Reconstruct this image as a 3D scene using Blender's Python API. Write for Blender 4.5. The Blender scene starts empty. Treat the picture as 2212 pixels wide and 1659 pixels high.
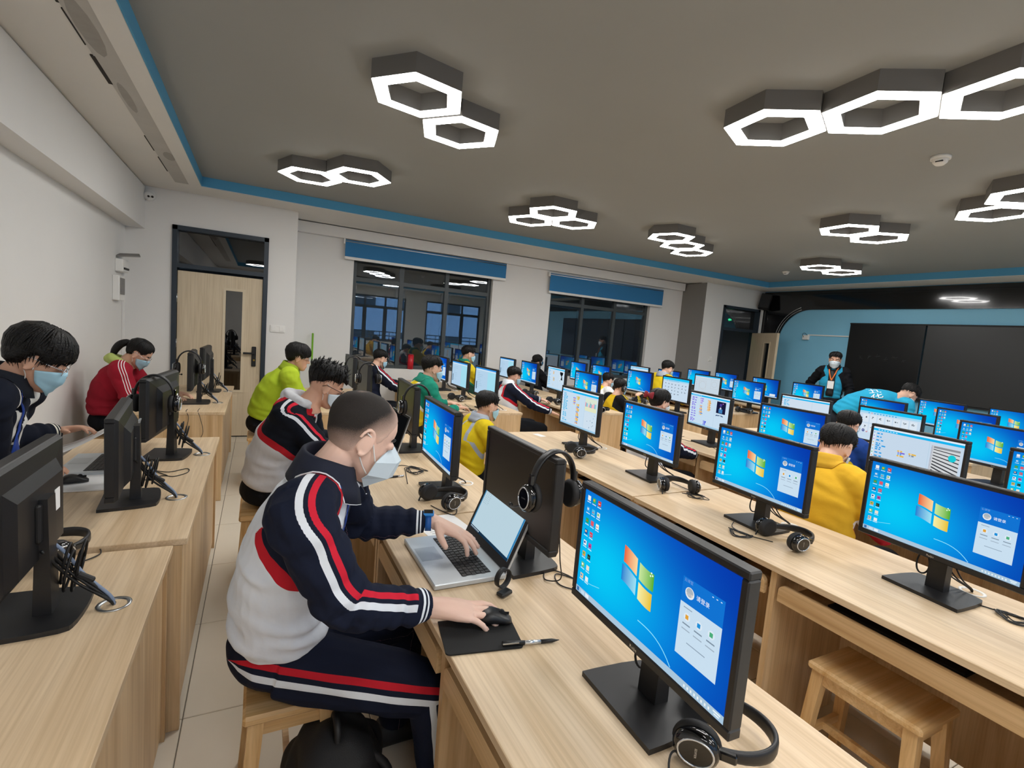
import bpy, bmesh, math, random
import numpy as np
from mathutils import Vector, Matrix, Euler

S = bpy.context.scene
COL = S.collection
PI = math.pi
random.seed(7)

# ------------------------------------------------------------------ camera, world, exposure
CAM_H = 1.58
YAW, PITCH, ROLL, FPX = .475637, .0993043, .0835413, 1074.27
_f = np.array([math.cos(PITCH)*math.sin(YAW), math.cos(PITCH)*math.cos(YAW), -math.sin(PITCH)])
_r = np.array([math.cos(YAW), -math.sin(YAW), 0.]); _u = np.cross(_r, _f)
_r, _u = math.cos(ROLL)*_r+math.sin(ROLL)*_u, -math.sin(ROLL)*_r+math.cos(ROLL)*_u
cam = bpy.data.objects.new('camera', bpy.data.cameras.new('camera')); COL.objects.link(cam)
cam.data.sensor_width = 36; cam.data.lens = 36*FPX/2212; cam.data.clip_start = .02
cam.matrix_world = Matrix(((_r[0], _u[0], -_f[0], 0), (_r[1], _u[1], -_f[1], 0), (_r[2], _u[2], -_f[2], CAM_H), (0, 0, 0, 1)))
S.camera = cam
w = bpy.data.worlds.new('dusk_sky'); S.world = w; w.use_nodes = True
w.node_tree.nodes['Background'].inputs[0].default_value = (.42, .66, 1.0, 1)
w.node_tree.nodes['Background'].inputs[1].default_value = 2.6
S.view_settings.view_transform = 'Standard'; S.view_settings.look = 'None'
S.view_settings.gamma = 1; S.view_settings.use_curve_mapping = False
S.view_settings.exposure = 0.55
LAMP = 24.0          # radiance of the hexagonal ceiling lamps
SCREEN = .68         # radiance scale of the screens

# ------------------------------------------------------------------ helpers
def lin(c):
    if isinstance(c, str):
        c = c.lstrip('#'); c = [int(c[i:i+2], 16)/255 for i in (0, 2, 4)]
    return tuple((x/12.92 if x <= .04045 else ((x+.055)/1.055)**2.4) for x in c[:3])

class MB:
    """collects shapes; build() links them as one mesh object"""
    def __init__(s): s.v = []; s.f = []; s.m = []; s.sm = []; s.c = []
    def add(s, v, f, m=0, smooth=False, col=None):
        o = len(s.v); s.v += [tuple(float(a) for a in p) for p in v]; s.f += [tuple(i+o for i in q) for q in f]
        s.m += [m]*len(f); s.sm += [smooth]*len(f); s.c += [col]*len(f); return s
    def box(s, c, d, m=0, rot=None, ch=0, col=None):
        x, y, z = d[0]/2, d[1]/2, d[2]/2
        if ch <= 0:
            v = [(-x,-y,-z),(x,-y,-z),(x,y,-z),(-x,y,-z),(-x,-y,z),(x,-y,z),(x,y,z),(-x,y,z)]
            f = [(0,3,2,1),(4,5,6,7),(0,1,5,4),(1,2,6,5),(2,3,7,6),(3,0,4,7)]
        else:
            ch = min(ch, x*.9, y*.9, z*.9); v = []; ix = {}
            for sx in (-1,1):
                for sy in (-1,1):
                    for sz in (-1,1):
                        for a in range(3):
                            p = [sx*(x-ch), sy*(y-ch), sz*(z-ch)]; p[a] = (sx,sy,sz)[a]*(x,y,z)[a]
                            ix[sx,sy,sz,a] = len(v); v.append(tuple(p))
            f = []
            def q(L, n):
                a, b, c_ = (np.array(v[i]) for i in L[:3])
                if np.dot(np.cross(b-a, c_-a), n) < 0: L = L[::-1]
                f.append(tuple(L))
            for a in range(3):
                b, c_ = [k for k in range(3) if k != a]
                for sa in (-1,1):
                    L = []
                    for sb, sc in ((-1,-1),(1,-1),(1,1),(-1,1)):
                        k = [0,0,0]; k[a]=sa; k[b]=sb; k[c_]=sc; L.append(ix[k[0],k[1],k[2],a])
                    n = [0,0,0]; n[a]=sa; q(L, n)
                for sb in (-1,1):
                    for sc in (-1,1):
                        k1=[0,0,0]; k1[a]=-1; k1[b]=sb; k1[c_]=sc; k2=list(k1); k2[a]=1
                        n=[0,0,0]; n[b]=sb; n[c_]=sc
                        q([ix[(*k1,b)], ix[(*k2,b)], ix[(*k2,c_)], ix[(*k1,c_)]], n)
            for sx in (-1,1):
                for sy in (-1,1):
                    for sz in (-1,1): q([ix[sx,sy,sz,a] for a in range(3)], (sx,sy,sz))
        R = rot if rot is not None else Matrix.Identity(3)
        v = [tuple(R @ Vector(p) + Vector(c)) for p in v]
        return s.add(v, f, m, False, col)
    def loft(s, rings, m=0, smooth=True, cap=True, closed=True, col=None):
        """rings: list of equal-length point lists"""
        n = len(rings[0]); v = [p for r in rings for p in r]; f = []
        k = n if closed else n-1
        for i in range(len(rings)-1):
            for j in range(k):
                f.append((i*n+j, i*n+(j+1) % n, (i+1)*n+(j+1) % n, (i+1)*n+j))
        nf = len(f)
        if cap and closed:
            f.append(tuple(range(n-1, -1, -1))); f.append(tuple((len(rings)-1)*n+j for j in range(n)))
        s.add(v, f, m, smooth, col)
        if len(f) > nf: s.sm[-2:] = [False, False]
        return s
    def tube(s, path, r, m=0, n=8, cap=True, col=None):
        P = [np.array(p, float) for p in path]; k = len(P)
        rr = r if hasattr(r, '__len__') else [r]*k
        rings = []; prev = None
        for i in range(k):
            t = P[min(i+1,k-1)]-P[max(i-1,0)]; t = t/(np.linalg.norm(t)+1e-12)
            if prev is None:
                a = np.array([0,0,1.]) if abs(t[2]) < .9 else np.array([1.,0,0]); u = np.cross(t, a)
            else: u = prev-np.dot(prev, t)*t
            u /= np.linalg.norm(u)+1e-12; prev = u; w_ = np.cross(t, u)
            rings.append([tuple(P[i]+rr[i]*(math.cos(2*PI*j/n)*u+math.sin(2*PI*j/n)*w_)) for j in range(n)])
        return s.loft(rings, m, True, cap, True, col)
    def cyl(s, a, b, r, m=0, n=16, r2=None, smooth=True, col=None):
        return s.tube([a, b], [r, r if r2 is None else r2], m, n, True, col)
    def ball(s, c, r, m=0, n=14, k=9, R=None, col=None):
        r = r if hasattr(r, '__len__') else (r,)*3
        R = np.array(R) if R is not None else np.eye(3)
        rings = []
        for i in range(k+1):
            t = PI*(i/k); t = min(max(t, .06), PI-.06)
            rings.append([tuple(np.array(c)+R@np.array([r[0]*math.sin(t)*math.cos(2*PI*j/n), r[1]*math.sin(t)*math.sin(2*PI*j/n), -r[2]*math.cos(t)])) for j in range(n)])
        return s.loft(rings, m, True, True, True, col)
    def prism(s, pts, z0, z1, m=0, axis=2, smooth=False, col=None):
        def P(p, z): q = [p[0], p[1]]; q.insert(axis, z); return tuple(q)
        n = len(pts); v = [P(p, z0) for p in pts]+[P(p, z1) for p in pts]
        f = [tuple(range(n-1,-1,-1)), tuple(range(n, 2*n))]+[(j,(j+1)%n,n+(j+1)%n,n+j) for j in range(n)]
        return s.add(v, f, m, smooth, col)
    def mesh(s, name, mats):
        me = bpy.data.meshes.new(name); me.from_pydata(s.v, [], s.f)
        for m_ in (mats if isinstance(mats, (list, tuple)) else [mats]): me.materials.append(m_)
        me.polygons.foreach_set('material_index', s.m); me.polygons.foreach_set('use_smooth', s.sm)
        if any(c is not None for c in s.c):
            at = me.color_attributes.new('Col', 'FLOAT_COLOR', 'CORNER'); a = np.ones((len(me.loops), 4), np.float32); k = 0
            for p, c in zip(s.f, s.c):
                if c is not None:
                    if hasattr(c[0], '__len__'): a[k:k+len(p), :3] = c
                    else: a[k:k+len(p), :3] = c
                k += len(p)
            at.data.foreach_set('color', a.ravel())
        me.update(); return me
    def build(s, name, mats, parent=None, loc=(0,0,0), fix=True):
        me = s.mesh(name, mats)
        if fix:
            bm = bmesh.new(); bm.from_mesh(me); bmesh.ops.recalc_face_normals(bm, faces=bm.faces); bm.to_mesh(me); bm.free()
        return link(name, me, parent, loc)

def link(name, me, parent=None, loc=(0,0,0), rz=0):
    o = bpy.data.objects.new(name, me); COL.objects.link(o); o.location = loc; o.rotation_euler = (0,0,rz)
    if parent: o.parent = parent
    return o
def tag(o, label=None, cat=None, group=None, kind=None):
    if label: o['label'] = label
    if cat: o['category'] = cat
    if group: o['group'] = group
    if kind: o['kind'] = kind
    return o
def thing(name, label, cat, loc=(0,0,0), rz=0, group=None):
    return tag(link(name, None, None, loc, rz), label, cat, group)
def copy_tree(o, parent=None):
    c = o.copy(); COL.objects.link(c); c.parent = parent
    for ch in list(o.children): copy_tree(ch, c)
    return c
def struct(o): o['kind'] = 'structure'; return o
def rotz(a): return Matrix.Rotation(a, 3, 'Z')
def spline(pts, n=8):
    """Catmull-Rom through pts"""
    P = [np.array(p, float) for p in pts]; P = [2*P[0]-P[1]]+P+[2*P[-1]-P[-2]]; out = []
    for i in range(1, len(P)-2):
        for k in range(n):
            t = k/n; a,b,c,d = P[i-1:i+3]
            out.append(.5*((2*b)+(-a+c)*t+(2*a-5*b+4*c-d)*t*t+(-a+3*b-3*c+d)*t**3))
    out.append(P[-2]); return out

# ------------------------------------------------------------------ materials
def newmat(name):
    m = bpy.data.materials.new(name); m.use_nodes = True; nt = m.node_tree
    return m, nt, nt.nodes['Principled BSDF']
def mat(name, col, rough=.5, metal=0, noise=0, nscale=20, bump=0, bscale=60, spec=.5, coat=0, sheen=0):
    m, nt, b = newmat(name); c = lin(col); N = nt.nodes.new
    b.inputs['Base Color'].default_value = (*c, 1); b.inputs['Roughness'].default_value = rough
    b.inputs['Metallic'].default_value = metal; b.inputs['Specular IOR Level'].default_value = spec
    b.inputs['Coat Weight'].default_value = coat
    if sheen: b.inputs['Sheen Weight'].default_value = sheen
    tc = N('ShaderNodeTexCoord')
    if noise:
        t = N('ShaderNodeTexNoise'); t.inputs['Scale'].default_value = nscale; t.inputs['Detail'].default_value = 4
        nt.links.new(tc.outputs['Object'], t.inputs['Vector'])
        mx = N('ShaderNodeMixRGB'); nt.links.new(t.outputs['Fac'], mx.inputs[0])
        mx.inputs[1].default_value = (*[x*(1-noise) for x in c], 1); mx.inputs[2].default_value = (*[min(1,x*(1+noise)) for x in c], 1)
        nt.links.new(mx.outputs[0], b.inputs['Base Color'])
    if bump:
        t = N('ShaderNodeTexNoise'); t.inputs['Scale'].default_value = bscale; t.inputs['Detail'].default_value = 3
        nt.links.new(tc.outputs['Object'], t.inputs['Vector'])
        bp = N('ShaderNodeBump'); bp.inputs['Strength'].default_value = bump; bp.inputs['Distance'].default_value = .01
        nt.links.new(t.outputs['Fac'], bp.inputs['Height']); nt.links.new(bp.outputs[0], b.inputs['Normal'])
    return m
def wood(name, c1, c2, axis=1, rough=.42, fine=1.0):
    """wood grain running along the object's axis"""
    m, nt, b = newmat(name); N = nt.nodes.new; L = nt.links.new
    tc = N('ShaderNodeTexCoord'); oi = N('ShaderNodeObjectInfo'); mp = N('ShaderNodeMapping')
    sc = [9*fine]*3; sc[axis] = .55; mp.inputs['Scale'].default_value = sc
    ad = N('ShaderNodeVectorMath'); ad.operation = 'MULTIPLY_ADD'; ad.inputs[1].default_value = (7,5,3)
    L(oi.outputs['Random'], ad.inputs[0]); L(tc.outputs['Object'], ad.inputs[2]); L(ad.outputs[0], mp.inputs['Vector'])
    n1 = N('ShaderNodeTexNoise'); n1.inputs['Scale'].default_value = 1.6; n1.inputs['Detail'].default_value = 6; n1.inputs['Roughness'].default_value = .6; n1.inputs['Distortion'].default_value = .8
    L(mp.outputs[0], n1.inputs['Vector'])
    mp2 = N('ShaderNodeMapping'); sc2 = [150*fine]*3; sc2[axis] = 2.5; mp2.inputs['Scale'].default_value = sc2; L(ad.outputs[0], mp2.inputs['Vector'])
    n2 = N('ShaderNodeTexNoise'); n2.inputs['Scale'].default_value = 1; n2.inputs['Detail'].default_value = 2; L(mp2.outputs[0], n2.inputs['Vector'])
    rp = N('ShaderNodeValToRGB'); rp.color_ramp.elements[0].position = .34; rp.color_ramp.elements[1].position = .66
    rp.color_ramp.elements[0].color = (*lin(c2), 1); rp.color_ramp.elements[1].color = (*lin(c1), 1); L(n1.outputs['Fac'], rp.inputs[0])
    mx = N('ShaderNodeMixRGB'); mx.blend_type = 'MULTIPLY'; L(rp.outputs[0], mx.inputs[1])
    r2 = N('ShaderNodeValToRGB'); r2.color_ramp.elements[0].color = (.78,.74,.68,1); r2.color_ramp.elements[1].color = (1,1,1,1); r2.color_ramp.elements[0].position=.3; r2.color_ramp.elements[1].position=.6
    L(n2.outputs['Fac'], r2.inputs[0]); L(r2.outputs[0], mx.inputs[2]); mx.inputs[0].default_value = .6
    L(mx.outputs[0], b.inputs['Base Color']); b.inputs['Roughness'].default_value = rough
    return m
def emis(name, strength, attr=None, col=(1,1,1)):
    m = bpy.data.materials.new(name); m.use_nodes = True; nt = m.node_tree; nt.nodes.clear(); N = nt.nodes.new
    o = N('ShaderNodeOutputMaterial'); e = N('ShaderNodeEmission'); e.inputs[1].default_value = strength; e.inputs[0].default_value = (*col, 1)
    if attr:
        a = N('ShaderNodeVertexColor'); a.layer_name = attr; nt.links.new(a.outputs[0], e.inputs[0])
    if attr: m.cycles.emission_sampling = 'NONE'
    nt.links.new(e.outputs[0], o.inputs[0]); return m
def vcol(name, rough=.6, attr='Col', bump=0, bscale=200, spec=.4):
    m, nt, b = newmat(name); a = nt.nodes.new('ShaderNodeVertexColor'); a.layer_name = attr
    nt.links.new(a.outputs[0], b.inputs['Base Color']); b.inputs['Roughness'].default_value = rough; b.inputs['Specular IOR Level'].default_value = spec
    if bump:
        N = nt.nodes.new; tc = N('ShaderNodeTexCoord'); t = N('ShaderNodeTexNoise'); t.inputs['Scale'].default_value = bscale
        nt.links.new(tc.outputs['Object'], t.inputs['Vector']); bp = N('ShaderNodeBump'); bp.inputs['Strength'].default_value = bump; bp.inputs['Distance'].default_value = .005
        nt.links.new(t.outputs['Fac'], bp.inputs['Height']); nt.links.new(bp.outputs[0], b.inputs['Normal'])
    return m
def glass(name, tint=(.75,.82,.88), refl=.10, rough=.0):
    m = bpy.data.materials.new(name); m.use_nodes = True; nt = m.node_tree; nt.nodes.clear(); N = nt.nodes.new
    o = N('ShaderNodeOutputMaterial'); t = N('ShaderNodeBsdfTransparent'); t.inputs[0].default_value = (*tint, 1)
    g = N('ShaderNodeBsdfGlossy'); g.inputs['Roughness'].default_value = rough; mx = N('ShaderNodeMixShader')
    lw = N('ShaderNodeLayerWeight'); lw.inputs[0].default_value = .35
    ma = N('ShaderNodeMath'); ma.operation = 'MULTIPLY_ADD'; ma.inputs[1].default_value = .6; ma.inputs[2].default_value = refl; nt.links.new(lw.outputs['Fresnel'], ma.inputs[0])
    nt.links.new(ma.outputs[0], mx.inputs[0]); nt.links.new(t.outputs[0], mx.inputs[1]); nt.links.new(g.outputs[0], mx.inputs[2]); nt.links.new(mx.outputs[0], o.inputs[0]); return m

M = dict(
 wall=mat('wall_paint', '#e6e4e1', .75, noise=.02, nscale=3, bump=.04, bscale=120),
 soffit=mat('soffit_paint', '#e2dfda', .8, noise=.03, nscale=2.5),
 soffit_raw=mat('bare_plaster', '#bdbab5', .85, noise=.12, nscale=4),
 crack=mat('plaster_gap', '#2e2926', .9),
 ceil=mat('ceiling_grey', '#9b9c99', .8, noise=.03, nscale=1.5),
 blue=mat('cove_blue', '#56a6d2', .6, noise=.03, nscale=3),
 grey=mat('pillar_grey', '#85827f', .7, noise=.03),
 frame=mat('window_frame_metal', '#3c4244', .45, noise=.05),
 doorframe=mat('door_frame_metal', '#26313c', .45),
 glass=glass('window_glass'), darkglass=glass('door_glass', (.25,.28,.32), .1),
 doorwood=wood('door_veneer', '#d9c8ac', '#d0bea1', 2, .5, .6),
 doortrim=mat('door_trim', '#d6c6aa', .5, noise=.04),
 tile=mat('floor_tile_glaze', '#ddd3c2', .28, noise=.05, nscale=5), grout=mat('tile_grout', '#6f675c', .9),
 top=wood('desk_top_laminate', '#e5cdac', '#cfb38e', 1), panel=wood('desk_panel_laminate', '#e3c59b', '#c6a377', 2),
 edge=wood('desk_edge_band', '#dcbc90', '#c29d6e', 1), stool=wood('stool_pine', '#e6c594', '#c89c62', 0, .45),
 stoolleg=wood('stool_leg_pine', '#dfbb88', '#c09358', 2, .5),
 black=mat('black_plastic', '#1b1b1d', .42, noise=.06, nscale=90, bump=.05, bscale=700), blackm=mat('black_matt', '#161618', .6), gloss=mat('black_gloss', '#0c0c0e', .12, coat=.4),
 rubber=mat('ear_cushion', '#1a1a1c', .65, noise=.1), silver=mat('silver_ring', '#d9dce0', .25, metal=.8), steel=mat('steel', '#b6babd', .3, metal=1),
 white=mat('white_plastic', '#eceae6', .45, noise=.02), offscr=mat('screen_off', '#0a0a0b', .35),
 paper=mat('paper', '#f1f1f1', .8, noise=.02, nscale=8), ink=mat('print_ink', '#6a6d72', .8),
 cable=mat('cable_black', '#151516', .55), cablegrey=mat('cable_grey', '#7e8fab', .5),
 lampside=mat('lamp_housing', '#6f6c68', .5), lamp=emis('lamp_diffuser', LAMP, None, (1, .985, .955)),
 screen=emis('screen_light', SCREEN, 'Col'), print=vcol('flat_print', .6),
)
# ------------------------------------------------------------------ room shell
XB, XF, YN, YD, YW = -1.36, 9.40, -3.6, 7.05, 7.65       # back wall, front wall, near wall, door wall, window wall
ZS, ZC = 2.88, 2.985                                     # soffit, recessed ceiling
X1, X2 = .40, 7.68                                       # window bay
RX0, RX1, RY0, RY1 = -.59, 8.72, -2.4, 6.5               # ceiling recess

floor = struct(MB().box(((XB+XF)/2, (YN+9.6)/2, -.05), (XF-XB+.4, 9.6-YN+.4, .09)).build('floor', M['grout']))
tm = MB().box((0,0,0), (.6615,.6615,.012), ch=.002).mesh('tile', M['tile'])
TP = .665; x0 = -.22-3*TP; y0 = 2.11-9*TP; k = 0
for i in range(18):
    for j in range(19):
        cx, cy = x0+(i+.5)*TP, y0+(j+.5)*TP
        if cx-TP/2 < XF and cx+TP/2 > XB and cy-TP/2 < YW+.1 and cy > YN:
            if k < 300: link('tile', tm, floor, (cx, cy, -.0062)); k += 1
def wallbox(name, x0, x1, y0, y1, z0, z1, m='wall', parent=None):
    o = MB().box(((x0+x1)/2,(y0+y1)/2,(z0+z1)/2), (x1-x0,y1-y0,z1-z0)).build(name, M[m], parent)
    return o if parent else struct(o)
wallbox('wall_back', XB-.12, XB, YN, YD+.12, 0, 3.2)
# window wall: one mesh with openings
WIN = [(1.2, 3.43, .9, 2.62), (4.56, 6.85, .9, 2.62)]
mb = MB()
def wb(x0,x1,z0,z1,y0,y1): mb.box(((x0+x1)/2,(y0+y1)/2,(z0+z1)/2),(x1-x0,y1-y0,z1-z0))
xs = [X1-.14, 1.2, 3.43, 4.56, 6.85, X2]
for i in range(0,5,2): wb(xs[i], xs[i+1], 0, 3.2, YW, YW+.22)
for a,b,c,d in WIN: wb(a,b,0,c,YW,YW+.22); wb(a,b,d,3.2,YW,YW+.22)
struct(mb.build('wall_window', M['wall']))
D1 = (-.92, .08, 2.51); D2 = (8.20, 9.28, 2.51)
mb = MB(); wb(XB,D1[0],0,3.2,YD,YD+.14); wb(D1[1],X1,0,3.2,YD,YD+.14); wb(D1[0],D1[1],D1[2],3.2,YD,YD+.14); mb.box((X1-.07,(YD+YW)/2+.06,1.6),(.14,YW-YD+.1,3.2))
struct(mb.build('wall_door', M['wall']))
mb = MB(); wb(X2+.002,D2[0],0,3.2,YD,YD+.14); wb(D2[1],XF,0,3.2,YD,YD+.14); wb(D2[0],D2[1],D2[2],3.2,YD,YD+.14)
struct(mb.build('wall_front_door', M['wall']))
wallbox('wall_pillar', X2-.004, X2+.14, YD+.001, YW+.1, 0, 2.88, 'grey')
wallbox('trim_1', X1, X2-.05, YW-.1, YW, 2.735, ZS)          # beam above the windows
# near wall with its windows (behind the camera)
NW = [(-.4, 1.9), (2.7, 5.0), (5.8, 8.1)]
mb = MB(); e = [XB]+[v for p in NW for v in p]+[XF]
for i in range(0, len(e), 2): wb(e[i], e[i+1], 0, 3.2, YN-.2, YN)
for a,b in NW: wb(a,b,0,.9,YN-.2,YN); wb(a,b,2.6,3.2,YN-.2,YN)
struct(mb.build('wall_near', M['wall']))
M['frontblue'] = mat('front_wall_blue', '#86c6e4', .6, noise=.03, nscale=3)
wallbox('wall_front', XF, XF+.12, YN, YD+.14, 0, 3.2, 'frontblue')
# beam along the back wall
wallbox('trim_2', XB, XB+.18, YN, YD, 2.42, ZS)
# dropped soffit ring, its lip, blue cove face, recessed ceiling
mb = MB(); H = 3.2
for x0_,x1_,y0_,y1_ in ((XB,RX0-.12,YN,YW),(RX1+.12,XF,YN,YW),(RX0-.12,RX1+.12,YN,RY0-.12),(RX0-.12,RX1+.12,RY1+.12,YW)):
    mb.box(((x0_+x1_)/2,(y0_+y1_)/2,(ZS+.012+H)/2),(x1_-x0_,y1_-y0_,H-ZS-.012))
struct(mb.build('ceiling_soffit', M['soffit']))
mb = MB()
for x0_,x1_,y0_,y1_ in ((RX0-.12,RX0-.008,RY0-.12,RY1+.12),(RX1+.008,RX1+.12,RY0-.12,RY1+.12),(RX0-.008,RX1+.008,RY0-.12,RY0-.008),(RX0-.008,RX1+.008,RY1+.008,RY1+.12)):
    mb.box(((x0_+x1_)/2,(y0_+y1_)/2,(ZS-.004+H)/2),(x1_-x0_,y1_-y0_,H-ZS+.004))
struct(mb.build('trim_3', M['soffit']))
mb = MB()
for x0_,x1_,y0_,y1_ in ((RX0-.008,RX0,RY0-.008,RY1+.008),(RX1,RX1+.008,RY0-.008,RY1+.008),(RX0,RX1,RY0-.008,RY0),(RX0,RX1,RY1,RY1+.008)):
    mb.box(((x0_+x1_)/2,(y0_+y1_)/2,(ZS+.004+ZC+.02)/2),(x1_-x0_,y1_-y0_,ZC-ZS+.016))
struct(mb.build('trim_4', M['blue']))
struct(MB().box(((RX0+RX1)/2,(RY0+RY1)/2,ZC+.05),(RX1-RX0,RY1-RY0,.1)).build('ceiling', M['ceil']))
# unfinished plaster strip and gap beside the lip over the back aisle
struct(MB().box((RX0-.185, 2.6, ZS+.009),(.13, 7.9, .006)).build('trim_5', M['soffit_raw']))
mb = MB()
for a,b,wd in ((1.9,3.1,.012),(3.15,3.5,.006),(3.62,4.0,.022),(5.0,5.4,.006),(5.6,6.1,.008)): mb.box((RX0-.255,(a+b)/2,ZS+.008),(wd,b-a,.006))
struct(mb.build('trim_6', M['crack']))
mb = MB()
for x_,y_,a,b in ((RX0-.2,3.3,.05,.35),(RX0-.21,4.2,.03,.3),(RX0-.16,5.5,.05,.16)): mb.ball((x_,y_,ZS+.0075),(a,b,.003),n=12,k=6)
struct(mb.build('trim_7', mat('damp_stain','#a29e98',.9,noise=.1)))
# corridor behind the windows, roof slab above everything
wallbox('wall_corridor', XB, XF+2, 9.5, 9.6, 0, 3.2, 'grey')
wallbox('ceiling_corridor', XB-.2, XF+2, YD+.14, 9.6, 3.2, 3.3, 'grey')
wallbox('wall_corridor_end', XF+.5, XF+.6, YD+.14, 9.6, 0, 3.2, 'grey'); wallbox('wall_corridor_start', XB-.2, XB-.12, YD+.12, 9.6, 0, 3.2, 'grey')
wallbox('wall_front_return', XF, XF+.5, YD+.14, YD+.26, 0, 3.2, 'grey')

# windows of the far wall: frame, bars, panes
def window(n, x0, x1, z0, z1, y, bars, tz, facing=1):
    yy = y+.1*facing
    root = struct(link('window_%d' % n, None, None, (0,0,0)))
    fr = MB(); d = .055
    for a,b,c,e in ((x0,x1,z0,z0+d),(x0,x1,z1-d,z1),(x0,x1,tz-.03,tz+.03)): fr.box(((a+b)/2,yy,(c+e)/2),(b-a,.06,e-c))
    for a in (x0+d/2, x1-d/2): fr.box((a,yy,(z0+z1)/2),(d,.062,z1-z0))
    fr.build('window_frame', M['frame'], root)
    for bx in bars: MB().box((bx,yy,(z0+z1)/2),(.06,.07,z1-z0-.02)).build('mullion', M['frame'], root)
    e = [x0]+list(bars)+[x1]
    for i in range(len(e)-1):
        for c,g in ((z0+.03,tz),(tz,z1-.03)):
            MB().box(((e[i]+e[i+1])/2, yy, (c+g)/2),(e[i+1]-e[i]-.05,.006,g-c-.05)).build('pane', M['glass'], root)
    # sash frames
    for i in range(len(e)-1):
        a, b = e[i]+.03, e[i+1]-.03; s = MB()
        for q in (a+.02,b-.02): s.box((q,yy+.02*facing,(z0+tz)/2),(.04,.03,tz-z0-.12))
        for q in (z0+.08,tz-.05): s.box(((a+b)/2,yy+.02*facing,q),(b-a,.03,.04))
        s.build('sash', M['frame'], root)
    return root
window(1, *WIN[0], YW, (1.93, 2.66), 2.2); window(2, *WIN[1], YW, (5.3, 6.05), 2.2)
for i,(a,b) in enumerate(NW): window(3+i, a, b, .9, 2.6, YN-.2, (a+.77, a+1.53), 2.2)
# outside the near windows: balcony railing and a pale building
mb = MB()
for z in (.95,1.1,1.25): mb.cyl((XB,YN-1.2,z),(XF,YN-1.2,z),.02,n=6)
for i in range(28): x = XB+.2+i*.39; mb.cyl((x,YN-1.2,.1),(x,YN-1.2,1.25),.014,n=6)
tag(mb.build('balcony_railing', M['frame']), 'dark metal balcony railing reflected in the window glass', 'railing')
b_ = thing('apartment_building', 'pale building beyond the balcony reflected in the window glass', 'building', (3, YN-12, -6))
MB().box((0,0,6),(26,1,14)).build('wall', mat('facade_pale','#c9d4dc',.8), b_)
for i in range(9):
    for k in range(3): MB().box((-11+i*2.7,.5,3+k*3.2),(1.3,.06,1.8)).build('window', M['frame'], b_)
struct(MB().box((3,YN-.8,-.08),(14,1.2,.1)).build('floor_balcony', M['grey']))

# roller blinds
def blind(x0,x1,z0,z1,label):
    t = thing('roller_blind', label, 'blind', ((x0+x1)/2, YW-.05, z1), group=None); wd = x1-x0; y=-.02
    m_ = M['blind'] if 'blind' in M else M.setdefault('blind', mat('blind_fabric','#2f78ad',.8,noise=.03,nscale=6))
    MB().box((0,y,(z0-z1)/2),(wd,.006,z1-z0)).build('fabric', m_, t)
    MB().cyl((-wd/2,y+.02,-.02),(wd/2,y+.02,-.02),.025,n=12).build('roller_tube', M['steel'], t)
    MB().box((0,y,z0-z1),(wd+.01,.025,.04),ch=.006).build('bottom_bar', M['white'], t)
    for sx in (-1,1): MB().box((sx*(wd/2+.012),y+.02,-.02),(.02,.05,.07)).build('bracket', M['white'], t)
blind(1.06,3.62,2.47,2.72,'blue roller blind above the dark window nearest the door')
blind(4.48,7.09,2.37,2.69,'blue roller blind above the dark window beside the grey pillar')

# door 1 (closed, back of room)
def door(n, x0, x1, ztop, y, zleaf=2.03):
    root = struct(link('door_%d' % n, None, None, (0,0,0))); d=.05
    f_=MB()
    for a,b in ((x0,x0+d),(x1-d,x1)): f_.box(((a+b)/2,y,ztop/2),(b-a,.17,ztop))
    f_.box(((x0+x1)/2,y,ztop-d/2),(x1-x0,.17,d)); f_.box(((x0+x1)/2,y,zleaf+.025),(x1-x0,.16,.05))
    f_.build('door_frame', M['doorframe'], root)
    MB().box(((x0+x1)/2,y+.01,(zleaf+ztop)/2),(x1-x0-.08,.008,ztop-zleaf-.08)).build('pane', M['darkglass'], root)
    return root
dr = door(1, D1[0], D1[1], D1[2], YD+.06)
def leaf(root, x0, x1, z1, mtx=None, side=1):
    L = x1-x0; gx0, gx1, gz0, gz1 = x0+L*.555, x0+L*.755, .60, 1.82
    mb = MB(); y=YD+.035
    for a,b,c,e in ((x0,gx0,.015,z1),(gx1,x1,.015,z1),(gx0,gx1,.015,gz0),(gx0,gx1,gz1,z1)): mb.box(((a+b)/2,y,(c+e)/2),(b-a,.045,e-c))
    o=mb.build('door_leaf', M['doorwood'], root)
    t=MB()
    for a,b,c,e in ((gx0-.03,gx0,gz0-.03,gz1+.03),(gx1,gx1+.03,gz0-.03,gz1+.03),(gx0,gx1,gz0-.03,gz0),(gx0,gx1,gz1,gz1+.03)): t.box(((a+b)/2,y,(c+e)/2),(b-a,.056,e-c))
    t.build('glazing_bead', M['doortrim'], o)
    MB().box(((gx0+gx1)/2,y,(gz0+gz1)/2),(gx1-gx0,.008,gz1-gz0)).build('pane', M['darkglass'], o)
    h=MB(); h.box((x1-.075,y-.032,1.03),(.05,.02,.25),ch=.006); h.box((x1-.13,y-.06,1.07),(.13,.018,.024),ch=.005); h.cyl((x1-.075,y-.03,1.07),(x1-.075,y-.065,1.07),.012,n=10)
    h.build('door_handle', M['blackm'], o)
    MB().cyl((x1-.072,y-.04,.985),(x1-.072,y-.048,.985),.012,n=10).build('keyhole', mat('brass','#b99a4b',.3,metal=1), o)
    for z in (.3,1.15,1.68): MB().cyl((x0-.008,y-.03,z-.05),(x0-.008,y-.03,z+.05),.01,n=8).build('hinge', M['steel'], o)
    MB().box(((x0+x1)/2,y,.009),(L,.03,.016)).build('door_sweep', M['blackm'], o)
    return o
leaf(dr, D1[0]+.055, D1[1]-.055, 2.0)
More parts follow.
